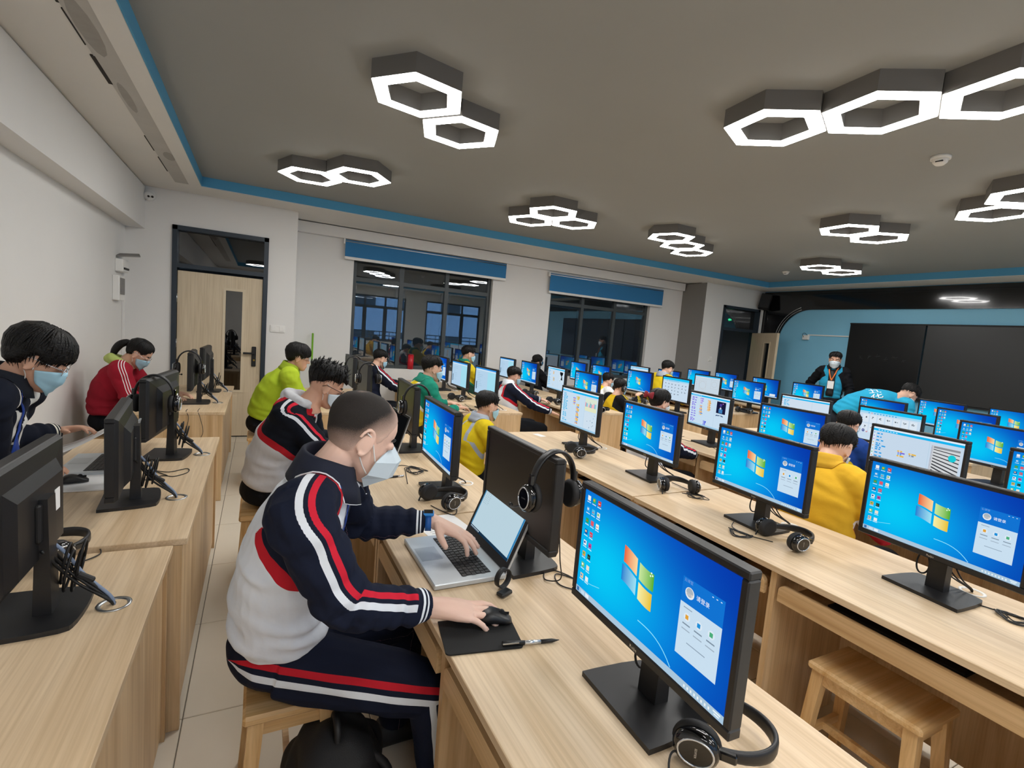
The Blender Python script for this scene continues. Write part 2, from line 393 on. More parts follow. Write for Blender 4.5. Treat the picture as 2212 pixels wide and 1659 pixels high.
dr2 = door(2, D2[0], D2[1], D2[2], YD+.06)
o = leaf(dr2, D2[0]+.055, D2[1]-.055, 2.02)
# open leaf, swung into the room about its right-hand hinge
def swing(o, hx, hy, ang):
    mt = Matrix.Translation((hx,hy,0)) @ Matrix.Rotation(ang,4,'Z') @ Matrix.Translation((-hx,-hy,0)); o.matrix_local = mt
# mirror so the hinge is on the right
for ob in [o]+list(o.children):
    me = ob.data
    for v in me.vertices: v.co.x = D2[0]+D2[1]-v.co.x
    me.flip_normals()
swing(o, D2[1]-.055, YD-.01, math.radians(64))
# exit arrow hanging in the corridor behind the glass of the front door
ex = thing('exit_sign', 'small green exit arrow sign glowing behind the front door transom', 'sign', (9.13, YD+.6, 2.29))
MB().box((0,0,0),(.36,.03,.14)).build('sign_box', M['blackm'], ex)
for sx in (-.12,.12): MB().cyl((sx,0,.07),(sx,0,.91),.006,n=6).build('hanger', M['steel'], ex)
mb=MB(); mb.add([(.05,-.017,-.015),(.05,-.017,.015),(-.01,-.017,.015),(-.01,-.017,.035),(-.06,-.017,0),(-.01,-.017,-.035),(-.01,-.017,-.015)],[tuple(range(7))])
mb.build('arrow', emis('exit_green',22,None,(.05,.9,.25)), ex)
# ------------------------------------------------------------------ lettering
_txt = {}
def text_mesh(s):
    if s not in _txt:
        c = bpy.data.curves.new('lettering', 'FONT'); c.body = s; c.size = 1; c.align_x = 'CENTER'; c.align_y = 'CENTER'; c.resolution_u = 2
        o = bpy.data.objects.new('lettering', c); COL.objects.link(o)
        dg = bpy.context.evaluated_depsgraph_get(); me = o.evaluated_get(dg).to_mesh()
        _txt[s] = ([tuple(v.co) for v in me.vertices], [tuple(p.vertices) for p in me.polygons])
        o.evaluated_get(dg).to_mesh_clear(); bpy.data.objects.remove(o); bpy.data.curves.remove(c)
    return _txt[s]

# ------------------------------------------------------------------ front wall fittings
mb = MB(); R0 = .62; yl, zt = 6.62, 2.52
arc = [(yl-R0+R0*math.cos(a), zt-R0+R0*math.sin(a)) for a in np.linspace(0, PI/2, 16)]
outer = [(YD-.002, 0), (YD-.002, ZS-.002), (YN+.002, ZS-.002), (YN+.002, zt)]
poly = [(yl, 0)]+[(yl, zt-R0)]+arc[1:]+[(-2.6, zt)]
# band as strips so that it stays simple geometry
n = len(poly)
def strip(mb, inner, outr, x0, x1):
    for i in range(len(inner)-1):
        a, b, c, d = inner[i], inner[i+1], outr[i+1], outr[i]
        v = [(x,)+tuple(p) for x in (x0, x1) for p in (a, b, c, d)]
        mb.add(v, [(0,1,2,3),(7,6,5,4),(0,4,5,1),(1,5,6,2),(2,6,7,3),(3,7,4,0)])
inner = [(yl,0)]+arc+[(-2.6,zt)]
outr = [(YD-.002,0)]+[(YD-.002, 0+(ZS-.002)*min(1,(i+1)/9)) if i < 9 else (YD-.002-(YD-.002-(yl-R0))*(i-8)/7, ZS-.002) for i in range(16)]+[(-2.6, ZS-.002)]
strip(mb, inner, outr, XF-.03, XF-.002)
fp = tag(mb.build('wall_panel', M['gloss']), 'glossy black surround panel with a rounded corner on the front wall', 'panel')
for off in (.03, .075):
    pth = [(XF-.032, yl+off, .3), (XF-.032, yl+off, zt-R0)]+[(XF-.032, yl-R0+(R0+off)*math.cos(a), zt-R0+(R0+off)*math.sin(a)) for a in np.linspace(0, PI/2*.8, 14)]
    MB().tube(pth, .006, n=6).build('trim_line', M['silver'], fp)
bd = thing('smart_blackboard', 'wide black smart board hanging on the blue front wall', 'board', (XF-.002, 5.24, 1.08))
for i,(a,b,m_,nm) in enumerate(((0,1.13,'offscr','writing_panel'),(1.15,3.25,'gscreen','display_panel'),(3.27,4.4,'offscr','writing_panel'))):
    mm = M.get(m_) or M.setdefault('gscreen', mat('display_glass','#2a2b2c',.38,noise=.05,nscale=1))
    MB().box((-.045,-(a+b)/2,.59),(.05,b-a,1.18),ch=.006).build(nm, mm, bd)
MB().box((-.035,-2.2,1.187),(.06,4.42,.025),ch=.004).build('top_rail', M['blackm'], bd)
MB().box((-.04,-2.2,-.012),(.08,4.42,.025),ch=.004).build('chalk_tray', M['blackm'], bd)
rn = random.Random(3); ck = mat('faint_chalk','#3a3c3d',.9)
for g in range(6):
    cy, cz = -(.25+g*.13), .62+rn.uniform(-.03,.03)
    for k in range(3):
        a = rn.uniform(0,PI); r_ = rn.uniform(.02,.045); d = np.array([math.cos(a),math.sin(a)])*r_
        MB().tube([(-.0715,cy-d[0]+rn.uniform(-.02,.02),cz-d[1]),(-.0715,cy+.01,cz+rn.uniform(-.01,.01)),(-.0715,cy+d[0],cz+d[1])],.002,n=4).build('chalk_mark', ck, bd)
cd = thing('cable_conduit', 'white cable trunking and socket box on the blue front wall', 'conduit', (XF, 6.0, 2.03))
MB().box((-.012,-.36,.01),(.022,.76,.022),ch=.003).build('trunking', M['white'], cd)
MB().box((-.03,.04,-.04),(.055,.12,.09),ch=.008).build('socket_box', M['white'], cd)
MB().tube(spline([(-.06,.0,0),(-.07,.05,.04),(-.07,.09,.02),(-.06,.07,-.04)],5),.004,n=5).build('lead', M['cable'], cd)
sp = thing('wall_speaker', 'black wall speaker tilted in the corner above the open front door', 'speaker', (XF-.17, YD-.14, 2.52))
MB().box((0,0,.15),(.17,.2,.3),rot=Euler((.15,.2,.6)).to_matrix(),ch=.01).build('cabinet', M['blackm'], sp)
MB().box((.02,.08,.16),(.03,.1,.1),rot=Euler((0,0,.6)).to_matrix()).build('bracket', M['steel'], sp)
tag(MB().box((9.33,YD-.02,1.5),(.05,.03,2.02)).build('conduit', M['white']), 'white vertical cable conduit in the corner beside the open front door', 'conduit')

# small wall fittings
def plate(name, label, cat, loc, w_, h_, parts):
    t = thing(name, label, cat, loc)
    MB().box((0,-.006,0),(w_,.012,h_),ch=.003).build('plate', M['white'], t)
    for px,pz,pw,ph in parts: MB().box((px,-.014,pz),(pw,.006,ph),ch=.002).build('rocker', M['white'], t)
plate('light_switch','white twin light switch plate beside the closed wooden door','switch',(.21,YD,1.40),.17,.09,[(-.045,0,.05,.06),(.045,0,.05,.06)])
plate('wall_switch','small square white switch beside the grey pillar','switch',(8.0,YD,1.42),.09,.09,[(0,0,.06,.06)])
t = thing('security_camera','small white dome security camera high in the corner above the door','camera',(-1.14,YD,2.79))
MB().cyl((0,0,0),(0,-.03,0),.06,n=20).build('mount', M['white'], t)
MB().ball((0,-.05,-.01),.05,n=16,k=10).build('dome', M['white'], t)
for sx in (-.018,.018): MB().cyl((sx+.02,-.085,-.02),(sx+.025,-.103,-.028),.011,n=12).build('lens', M['gloss'], t)
t = thing('electric_box','grey metal electric box mounted low on the back wall near the corner','box',(XB,6.62,1.72))
MB().box((.03,0,0),(.06,.22,.26),ch=.006).build('enclosure', M['white'], t); MB().box((.064,.0,.02),(.01,.17,.17),ch=.003).build('cover', M['grey'], t)
t = thing('emergency_light','white emergency light box with a grey tilted panel on the back wall','lamp',(XB,6.74,1.98))
MB().box((.035,0,-.02),(.07,.26,.13),ch=.006).build('housing', M['white'], t); MB().box((.075,0,-.05),(.01,.2,.02)).build('slot', M['blackm'], t)
MB().box((.09,.0,.1),(.2,.2,.012),rot=Euler((.2,-.12,.2)).to_matrix(),ch=.003).build('reflector', M['grey'], t)
tag(MB().box((XB+.012,6.93,1.0),(.02,.03,1.8)).build('conduit', M['wall']), 'thin white conduit running down the back wall beside the electric box', 'conduit')
for (x_,y_),lb in (((3.99,1.83),'round white smoke detector on the grey ceiling near the three linked lamps'),((7.69,5.45),'tiny white smoke detector on the ceiling by the front lamps')):
    t = thing('smoke_detector', lb, 'detector', (x_,y_,ZC)); t['group']='smoke detectors'
    MB().cyl((0,0,0),(0,0,-.02),.055,n=20).build('base', M['white'], t); MB().tube([(0,0,-.02),(0,0,-.04),(0,0,-.055)],[.045,.04,.025],n=18).build('cover', M['white'], t)
    MB().box((-.035,-.01,-.04),(.012,.04,.006)).build('vent', M['blackm'], t)
# green poles leaning by the window bay, red tube on the far sill
for i,(x_,dx) in enumerate(((.50,.02),(.66,.02))):
    t = thing('broom', ('shorter','taller')[i]+' lime green broom handle leaning in the corner by the window bay', 'broom', (x_,YD+.35,0)); 
    MB().cyl((0,-.1,.1),(dx,.2,(1.2,1.36)[i]),.013,n=10).build('handle', mat('lime_pole%d'%i,'#79b32a',.4), t)
    MB().box((0,-.1,.06),(.12,.06,.12),ch=.015).build('brush_head', M['blackm'], t)
t = thing('red_canister','tall red cylinder standing on the window sill behind the boys','canister',(2.14,YW+.05,.902))
MB().cyl((0,0,0),(0,0,.22),.045,n=20).build('can', mat('red_can','#c81e2c',.4), t); MB().cyl((0,0,.22),(0,0,.235),.04,n=20).build('lid', mat('red_lid','#a01822',.4), t)

# ------------------------------------------------------------------ hexagonal ceiling lamps
HR, HI, HZ = .285, .188, 2.88
def hexa(r, a): return [(r*math.cos(a+i*PI/3), r*math.sin(a+i*PI/3)) for i in range(6)]
def hexring(mb, r0, r1, z0, z1):
    A, B = hexa(r1-.003, 0), hexa(r0, 0)
    for i in range(6):
        j = (i+1) % 6
        v = [(*A[i],z0),(*A[j],z0),(*B[j],z0),(*B[i],z0),(*A[i],z1),(*A[j],z1),(*B[j],z1),(*B[i],z1)]
        mb.add(v, [(0,1,2,3),(7,6,5,4),(0,4,5,1),(2,6,7,3)])
    return mb
lh = hexring(MB(), HI, HR, HZ+.004, ZC).mesh('housing', M['lampside'])
ld = hexring(MB(), HI+.004, HR-.004, HZ, HZ+.004).mesh('diffuser', M['lamp'])
for m_ in (lh, ld):
    bm = bmesh.new(); bm.from_mesh(m_); bmesh.ops.recalc_face_normals(bm, faces=bm.faces); bm.to_mesh(m_); bm.free()
LAMPS = [(.773,2.967,11,'larger nearer lamp of the pair above the shaven-headed boy'),(1.161,3.312,11,'right-hand lamp of the pair above the shaven-headed boy'),
 (.387,5.203,-8,'left lamp of the pair nearest the closed door'),(.774,4.872,-8,'right lamp of the pair nearest the closed door'),
 (2.619,2.05,25,'leftmost lamp of the row of three at upper right'),(2.86,1.62,25,'middle lamp of the row of three at upper right'),(3.10,1.19,25,'rightmost lamp of the row of three, cut by the frame'),
 (2.72,4.67,0,'upper lamp of the triangle of three before the windows'),(2.72,5.165,0,'left lower lamp of the triangle of three before the windows'),(3.15,4.918,0,'right lower lamp of the triangle of three before the windows'),
 (4.35,4.63,0,'left lamp of the slanting chain of three'),(4.78,4.877,0,'middle lamp of the slanting chain of three'),(5.208,5.124,0,'right end lamp of the slanting chain of three'),
 (5.20,3.07,28,'left lamp of the pair above the blackboard aisle'),(5.69,3.05,28,'right lamp of the pair above the blackboard aisle'),
 (5.32,1.99,27,'lower lamp of the pair at the right edge'),(4.95,1.66,27,'upper lamp of the pair at the right edge'),
 (7.10,4.51,28,'left lamp of the pair nearest the front wall'),(7.59,4.50,28,'right lamp of the pair nearest the front wall')]
for x_,y_,a_,lb in LAMPS:
    t = thing('ceiling_lamp', 'hexagonal white ring lamp, '+lb, 'lamp', (x_,y_,0), math.radians(a_), 'hexagonal ceiling lamps')
    link('housing', lh, t); link('diffuser', ld, t)
for x_,y_,a_ in ((.7,.1,11),(1.15,-.15,11),(2.4,-.9,0),(2.85,-1.15,0),(5.2,-.4,28),(5.69,-.42,28),(7.6,1.6,28),(7.9,-.6,28),(-.1,-1.5,11),(.35,-1.75,11),(1.6,-2.0,11),(4.0,-1.9,0)):  # unseen lamps, added as fill light for the sides facing the camera
    t = thing('ceiling_lamp', 'added fill lamp, hexagonal white ring above the near half of the room, unseen', 'lamp', (x_,y_,0), math.radians(a_), 'added fill lamps out of view')
    link('housing', lh, t); link('diffuser', ld, t)

# ------------------------------------------------------------------ desks
DD = .69; DZ = .75
def desk_proto(L, name):
    t = thing('computer_desk', name, 'desk'); T=.025
    MB().box((DD/2,L/2,DZ-T/2),(DD,L-.004,T),ch=.002).build('desk_top', M['top'], t)
    for y in (T/2+.004, L-T/2-.004): MB().box((DD/2,y,(DZ-T)/2),(DD-.03,T,DZ-T-.002)).build('side_panel', M['panel'], t)
    MB().box((DD/2-.06,L/2,(DZ-T)/2),(DD-.16,T,DZ-T-.002)).build('divider', M['panel'], t)
    MB().box((DD-.035,L/2,(DZ-T)/2+.02),(.018,L-2*T-.01,DZ-T-.045)).build('back_panel', M['panel'], t)
    for k in (0,1):
        y0, y1 = (T+.02, L/2-.03) if k == 0 else (L/2+.03, L-T-.02); c=(y0+y1)/2; w_=y1-y0
        tr = MB().box((.2,c,.632),(.34,w_-.03,.016)).build('keyboard_tray', M['panel'], t)
        r_=.028; h0,h1=.612,.682; pts=[(c-w_/2,h0),(c+w_/2,h0)]+[(c+w_/2-r_+r_*math.cos(a),h1-r_+r_*math.sin(a)) for a in np.linspace(0,PI/2,6)]+[(c-w_/2+r_-r_*math.sin(a),h1-r_+r_*math.cos(a)) for a in np.linspace(0,PI/2,6)]
        MB().prism(pts, .012, .032, axis=0).build('tray_lip', M['edge'], tr)
        MB().box((.17,c+.03,.648),(.13,.42,.016),ch=.003).build('keyboard', M['blackm'], tr)
    return t
ORD = ['first','second','third','fourth','fifth','sixth','seventh','eighth']
ROWX = [-.92, .46, 1.86, 3.26, 4.60, 5.86, 7.18]
POS = ['end nearest the camera','second desk from the camera','first desk beyond the cross aisle','far end by the windows']
protoA = protoB = None; desks = []
for r_, x_ in enumerate(ROWX):
    for k,(y_,L,) in enumerate(((.37,1.675),(2.05,1.675),(4.64 if r_<6 else 4.16,1.66 if r_ < 2 else 1.43),(6.08 if r_<6 else 5.60,1.43))):
        if k == 3 and r_ < 2: continue
        if r_ >= 5 and k == 0: continue
        lb = 'light oak desk, %s row from the back wall, %s' % (ORD[r_], POS[k])
        if L > 1.5:
            if protoA is None: protoA = desk_proto(1.67, lb); t = protoA
            else: t = copy_tree(protoA)
        else:
            if protoB is None: protoB = desk_proto(1.43, lb); t = protoB
            else: t = copy_tree(protoB)
        t['label'] = lb; t['group'] = 'computer desks in rows'
        dz = -.016 if (r_ == 0 and k == 0) else 0
        t.location = (x_+(.02 if (r_,k)==(0,1) else (-.02 if (r_,k)==(0,0) else 0)), y_, dz)
        desks.append(t)
# ------------------------------------------------------------------ stools
def stool_proto():
    t = thing('stool','x','stool'); h=.45
    MB().box((0,0,h-.015),(.26,.37,.03),ch=.008).build('seat', M['stool'], t)
    for sx in (-1,1):
        for sy in (-1,1):
            top=np.array([sx*.095,sy*.15,h-.03]); bot=np.array([sx*.125,sy*.175,0]); q=.019
            ring=lambda c,q:[(c[0]-q,c[1]-q,c[2]),(c[0]+q,c[1]-q,c[2]),(c[0]+q,c[1]+q,c[2]),(c[0]-q,c[1]+q,c[2])]
            MB().loft([ring(bot,.017),ring(top,.021)],smooth=False).build('leg', M['stoolleg'], t)
    for sx in (-1,1): MB().box((sx*.098,0,h-.055),(.018,.28,.045)).build('apron', M['stool'], t)
    for sy in (-1,1): MB().box((0,sy*.153,h-.055),(.17,.018,.045)).build('apron', M['stool'], t)
    for sy in (-1,1): MB().box((0,sy*.168,.16),(.2,.018,.03)).build('stretcher', M['stool'], t)
    MB().box((0,0,.16),(.018,.32,.03)).build('stretcher', M['stool'], t)
    return t
_st = [None]
def stool(x_, y_, label, rz=0):
    t = stool_proto() if _st[0] is None else copy_tree(_st[0])
    if _st[0] is None: _st[0] = t
    t['label'] = label; t['group'] = 'wooden stools'; t.location = (x_,y_,0); t.rotation_euler = (0,0,rz); return t

# ------------------------------------------------------------------ screen pictures
SW, SH = .501, .282
class Pic:
    def __init__(s): s.mb = MB(); s.k = 0
    def P(s, u, v): return (-s.k*.00025, SW*(.5-u), SH*(.5-v))
    def poly(s, pts, col): s.k += 1; s.mb.add([s.P(*p) for p in pts], [tuple(range(len(pts)))], 0, False, lin(col) if isinstance(col,str) else col); s.k = max(1, s.k-1); return s
    def lay(s, n=1): s.k += n; return s
    def rect(s, u0, v0, u1, v1, col): return s.poly([(u0,v0),(u0,v1),(u1,v1),(u1,v0)], col)
    def circ(s, u, v, r, col, n=18): return s.poly([(u+r*math.cos(a)*SH/SW, v+r*math.sin(a)) for a in np.linspace(2*PI, 0, n, endpoint=False)], col)
    def grid(s, fn, nu=24, nv=14, box=(0,0,1,1)):
        s.k += 1
        for i in range(nu):
            for j in range(nv):
                q = [(box[0]+(box[2]-box[0])*(i+a)/nu, box[1]+(box[3]-box[1])*(j+b)/nv) for a,b in ((0,0),(0,1),(1,1),(1,0))]
                s.mb.add([s.P(*p) for p in q], [(0,1,2,3)], 0, False, [fn(*p) for p in q])
        return s
    def text(s, str_, u, v, size, col):
        V, F = text_mesh(str_); s.mb.add([s.P(u+x*size*SH/SW, v-y*size) for x,y,_ in V], F, 0, False, lin(col)); return s
    def line(s, pts, w_, col):
        for (a,b),(c,d) in zip(pts[:-1], pts[1:]):
            nx, ny = d-b, -(c-a)*SW/SH; l = math.hypot((c-a)*SW/SH, d-b)+1e-9; nx, ny = (d-b)/l*w_*SH/SW, -(c-a)*SW/SH/l*w_
            s.poly([(a-nx,b-ny),(c-nx,d-ny),(c+nx,d+ny),(a+nx,b+ny)], col)
        return s
    def mesh(s, name): return s.mb.mesh(name, M['screen'])
def sky7(u, v):
    d = math.hypot((u-.20)*1.25, (v-.62)*.95); g = math.exp(-(d/.50)**2)
    t = max(0, min(1, 1.15-u*.75)); deep = np.array(lin('#0a3fc4'))*(.45+.65*t); cy = np.array(lin('#06c9f6')); mid = np.array(lin('#0a86ee'))
    e = math.exp(-(math.hypot(u-.42, (v-.75))/.5)**2)
    c = deep*(1-.65*e)+mid*.65*e; return c*(1-g)+cy*g
def desktop(login=True, tip=False):
    p = Pic(); p.grid(sky7); p.lay()
    p.line([(.02,.86)]+[(.02+.18*t, .86-.05*t*t) for t in (.3,.6,1)], .003, '#7fe0f8')
    p.line([(.50+.22*t, .80+.14*t*t*t+.0*t) for t in np.linspace(0,1,10)], .004, '#8fe6ff')
    # four waving panes
    cu, cv = .47, .47
    def pane(u0,v0,u1,v1,cols):
        def wv(u,v): return (cu+u+.02*v, cv+v+.035*math.sin((u+.02)*16)+.06*u)
        n=6
        for i in range(n):
            a=u0+(u1-u0)*i/n; b=u0+(u1-u0)*(i+1)/n; c=[np.array(lin(cols[0]))*(1-t)+np.array(lin(cols[1]))*t for t in ((i)/n,(i+1)/n)]
            p.mb.add([p.P(*wv(a,v0)),p.P(*wv(a,v1)),p.P(*wv(b,v1)),p.P(*wv(b,v0))],[(0,1,2,3)],0,False,[c[0],c[0],c[1],c[1]])
    p.lay(); pane(-.105,-.155,-.008,-.012,('#e8603a','#fbd9a0')); pane(.008,-.15,.105,-.012,('#c9e8a0','#4fae2c')); pane(-.115,.012,-.008,.15,('#1d7fd0','#9fe2f4')); pane(.008,.012,.1,.15,('#f8f0a8','#e9c22e'))
    for a,b in ((.555,.36),(.563,.375),(.55,.385)): p.circ(a,b,.008,'#f0fff0',8)
    # icons
    rn = random.Random(5); cols = ['#e9eef2','#2fb46a','#d8463a','#3aa0e8','#5fc0e0','#dfe6ea','#27a560','#e05a6a','#f4f0d8','#1a4fa0','#d84a5a','#f0f0f0','#b84a9a','#e8a040','#2a2f38','#7ac070','#e8e0d0','#f2c890']
    k = 0
    for r_ in range(8):
        for c_ in range(3 if r_ < 3 else 2):
            u, v = .028+c_*.046, .045+r_*.108; col = cols[k % len(cols)]; k += 1
            p.rect(u, v, u+.026, v+.046, col); p.lay(); p.rect(u+.004, v+.01+.012*(k%2), u+.018, v+.03, cols[(k*5+3) % len(cols)]); p.rect(u-.003, v+.056, u+.03, v+.064, '#d6ecf8'); p.k -= 1
    # task bar
    p.rect(0,.945,1,1,'#a9c6dc'); p.lay(); p.rect(.01,.953,.03,.992,'#3a6ea5'); p.rect(.05,.955,.08,.99,'#c4dcee'); p.rect(.09,.955,.12,.99,'#e4eef6')
    for i in range(8): p.rect(.80+i*.018,.965,.808+i*.018,.985,'#e8f0f4')
    p.rect(.95,.957,.985,.968,'#e8f4fa'); p.rect(.955,.975,.98,.985,'#e8f4fa')
    if login:
        p.rect(.735,.215,.945,.40,'#1273d2'); p.rect(.735,.40,.945,.79,'#c9dff0'); p.lay()
        p.text('云课堂',.765,.237,.028,'#dff0fc'); p.circ(.777,.315,.042,'#e8eef4'); p.lay(); p.circ(.777,.31,.033,'#a9b4be'); p.rect(.76,.315,.794,.335,'#e4d8d0'); p.text('请登录',.845,.315,.04,'#f4fbff')
        for i in range(3): p.rect(.885+i*.02,.232,.892+i*.02,.238,'#dff0fc')
        p.rect(.755,.425,.80,.432,'#8fa2b4')
        for i,cc in enumerate(('#e0a23c','#1d8fd8','#4cae7c')):
            u = .778+i*.062; p.circ(u,.49,.03,'#dbe9f4'); p.lay(); p.rect(u-.008,.474,u+.008,.506,cc); p.k -= 1; p.rect(u-.02,.54,u+.02,.55,'#7f91a2'); p.rect(u-.022,.58,u+.022,.588,'#9fb0c0')
        p.rect(.79,.665,.885,.672,'#8fa2b4')
    if tip: p.rect(.72,.80,.93,.93,'#dce8f0')
    return p
def editor(seed, pal, body='#c8def0', stage=None, side='#4ab8e8', dense=1.0, palette=True):
    """a block-coding window"""
    rn = random.Random(seed); p = Pic(); p.rect(0,0,1,1,body); p.lay()
    p.rect(0,0,1,.035,'#dfeefa'); p.rect(0,.035,1,.085,'#18b4ee'); p.rect(0,.955,1,1,'#9cc8e4'); p.rect(0,.085,.035,.955,'#d5e8f4'); p.lay()
    for i in range(7): p.rect(.06+i*.035,.053,.08+i*.035,.067,'#d8f2fc')
    for i in range(8): p.circ(.017,.13+i*.075,.013,['#3a8ee8','#9a5ae0','#d64ac0','#e8b02a','#f09a2a','#4ab8d8','#4cb850','#f08a3a'][i],8)
    if palette:
        v = .13
        while v < .9:
            w_ = rn.uniform(.05,.13); p.rect(.05,v,.05+w_,v+.028,side); p.lay(); p.rect(.06+w_*.3,v+.006,.06+w_*.55,v+.022,'#d8f0fa'); p.k -= 1; v += rn.choice((.042,.045,.075))
    for (u0,v0,n_,cc) in pal:
        v = v0
        for i in range(n_):
            w_ = rn.uniform(.05,.09); c_ = cc[i % len(cc)]; p.rect(u0+(.008 if i%3 else 0),v,u0+w_,v+.03,c_); p.lay(); p.rect(u0+.02,v+.008,u0+.035,v+.022,'#eef4f8'); p.k -= 1; v += .034
    p.rect(.655,.10,.66,.95,'#b4cfe2')
    if stage: stage(p, rn)
    return p
def st_city(p, rn):
    p.rect(.67,.13,.97,.47,'#e2e6c4'); p.rect(.67,.13,.97,.34,'#bfe2f2'); p.lay()
    for i in range(12): u=.675+i*.024; h=rn.uniform(.05,.16); p.rect(u,.36-h,u+.02,.36,rn.choice(('#e88aa8','#8ad0e0','#f0c8d8','#6ab8d0','#e8a0b0')))
    p.poly([(.80,.2),(.79,.36),(.82,.36)],'#3a6a8a'); p.rect(.67,.5,.97,.94,'#cfe0ee'); p.lay()
    for i in range(10): p.circ(.69+rn.random()*.26,.54+rn.random()*.36,.012,'#6a8aa4',8)
def st_dark(p, rn):
    p.rect(.70,.12,.92,.48,'#191a3c'); p.lay(); p.circ(.80,.22,.05,'#4a3a8a'); p.circ(.85,.17,.02,'#b060c0'); p.rect(.76,.34,.85,.46,'#3f7fb8'); p.circ(.80,.32,.035,'#c8d4e8')
    for i in range(14): a=rn.random()*PI; p.poly([(.81+.02*math.cos(a),.53),(.81+.13*math.cos(a),.56+.02*rn.random()),(.81+.1*math.cos(a),.535)],'#1f3c6a')
def st_zebra(p, rn):
    p.rect(.68,.15,.97,.86,'#d2d5d8'); p.rect(.68,.15,.70,.80,'#2f4f9a'); p.lay()
    for i in range(9):
        v=.22+i*.06; p.poly([(.705,v),(.705,v+.016+.002*i),(.97,v+.03+i*.022+.018),(.97,v+.03+i*.02)],'#3a3c42')
    p.rect(.705,.16,.97,.2,'#8c9096'); p.lay(); p.circ(.90,.34,.07,'#19c8d4',20); p.circ(.80,.80,.02,'#8a8f96')
def st_figure(p, rn):
    p.rect(.68,.1,.97,.62,'#cfe2f0'); p.lay(); p.poly([(.74,.14),(.92,.16),(.90,.28),(.86,.30),(.90,.52),(.80,.50),(.83,.36),(.74,.24)],'#15171c'); p.circ(.76,.55,.02,'#15171c',8)
def thumbs(seed, big=False):
    rn = random.Random(seed); p = Pic(); p.rect(0,0,1,1,'#c9dcee'); p.lay(); p.rect(0,0,1,.1,'#18c0f4'); p.rect(0,.1,1,.16,'#9fd8f2'); p.lay()
    for i in range(10): p.circ(.16+i*.05,.145,.02,'#2aa4e0' if i!=1 else '#e89aa8',10)
    for r_ in range(2 if big else 5):
        for c_ in range(7):
            u,v=.06+c_*.13,.25+r_*(.30 if big else .145)
            if r_ >= 3 and c_ > (1 if r_ == 4 else 4): continue
            if big: p.rect(u,v-.05,u+.11,v+.2,'#dbe7f2'); p.lay()
            for k in range(5): a=rn.random()*6.3; p.poly([(u+.05,v+.04),(u+.05+.03*math.cos(a),v+.04+.04*math.sin(a)),(u+.05+.025*math.cos(a+.7),v+.04+.03*math.sin(a+.7))],'#3c4650')
            if big: p.k -= 1
    if big: p.circ(.10,.72,.05,'#1a2a8a'); p.circ(.16,.74,.03,'#d02a3a')
    return p
def sketch():
    p=Pic(); p.rect(0,0,1,1,'#c7d6e2'); p.lay(); p.rect(0,0,1,.06,'#2ab4ec'); p.rect(0,.06,1,.1,'#d4e6f2')
    for u,v,r_ in ((.33,.52,.2),(.80,.40,.15)):
        p.line([(u+r_*.7*math.cos(a),v+r_*math.sin(a)) for a in np.linspace(0,6.28,16)],.004,'#b9b2ac'); p.line([(u-.14,v-.24),(u+.14,v-.24),(u+.14,v+.24),(u-.14,v+.24),(u-.14,v-.24)],.003,'#b9aea4')
    for i in range(6): p.circ(.05+.02*(i%2),.15+i*.12,.012,'#3a7ec0',8)
    return p
def document(seed):
    rn=random.Random(seed); p=Pic(); p.rect(0,0,1,1,'#b4d2ea'); p.lay(); p.rect(0,0,1,.05,'#2a8ee0'); p.rect(0,.05,1,.1,'#cfe4f4'); p.rect(.62,.1,1,1,'#a4dcee'); p.lay()
    for i in range(9): p.rect(.1,.2+i*.07,.1+rn.uniform(.1,.3),.207+i*.07,'#7fa2bc')
    p.rect(.06,.55,.1,.85,'#3a5068')
    return p
YB=['#e8b63a','#e8b63a','#3a8ee0']
PICS = dict(desktop=desktop(), desktop_tip=desktop(False,True), desktop_plain=desktop(False),
 city=editor(1,[(.33,.20,6,['#7a52d8','#e8b63a']),(.43,.36,16,YB+['#e8902a']),(.42,.15,3,['#d8c03a'])],stage=st_city),
 dark=editor(2,[(.27,.13,5,['#8a6ae0','#c8b8e8']),(.27,.36,9,['#f09a3a','#4a8ad8','#e8b63a']),(.47,.15,10,['#e8a03a','#e8b63a']),(.40,.82,4,['#4a5ae0'])],stage=st_dark,side='#7a5ae0'),
 zebra=editor(3,[(.32,.42,4,['#e8b63a','#7a6ad8','#3aa0e8']),(.45,.43,2,['#e8b63a','#7a8a9a'])],stage=st_zebra,side='#1c9ae4',body='#c6d8ea'),
 figure=editor(4,[(.32,.18,4,['#e8a03a','#e8b63a']),(.34,.45,5,YB),(.32,.75,3,['#c8d0d8'])],stage=st_figure),
 plain_editor=editor(6,[],body='#cfdfee'), thumbs=thumbs(2,True), dots=thumbs(5), sketch=sketch(), doc=document(1), doc2=document(2))
PICS = {k: v.mesh('screen_'+k) for k, v in PICS.items()}

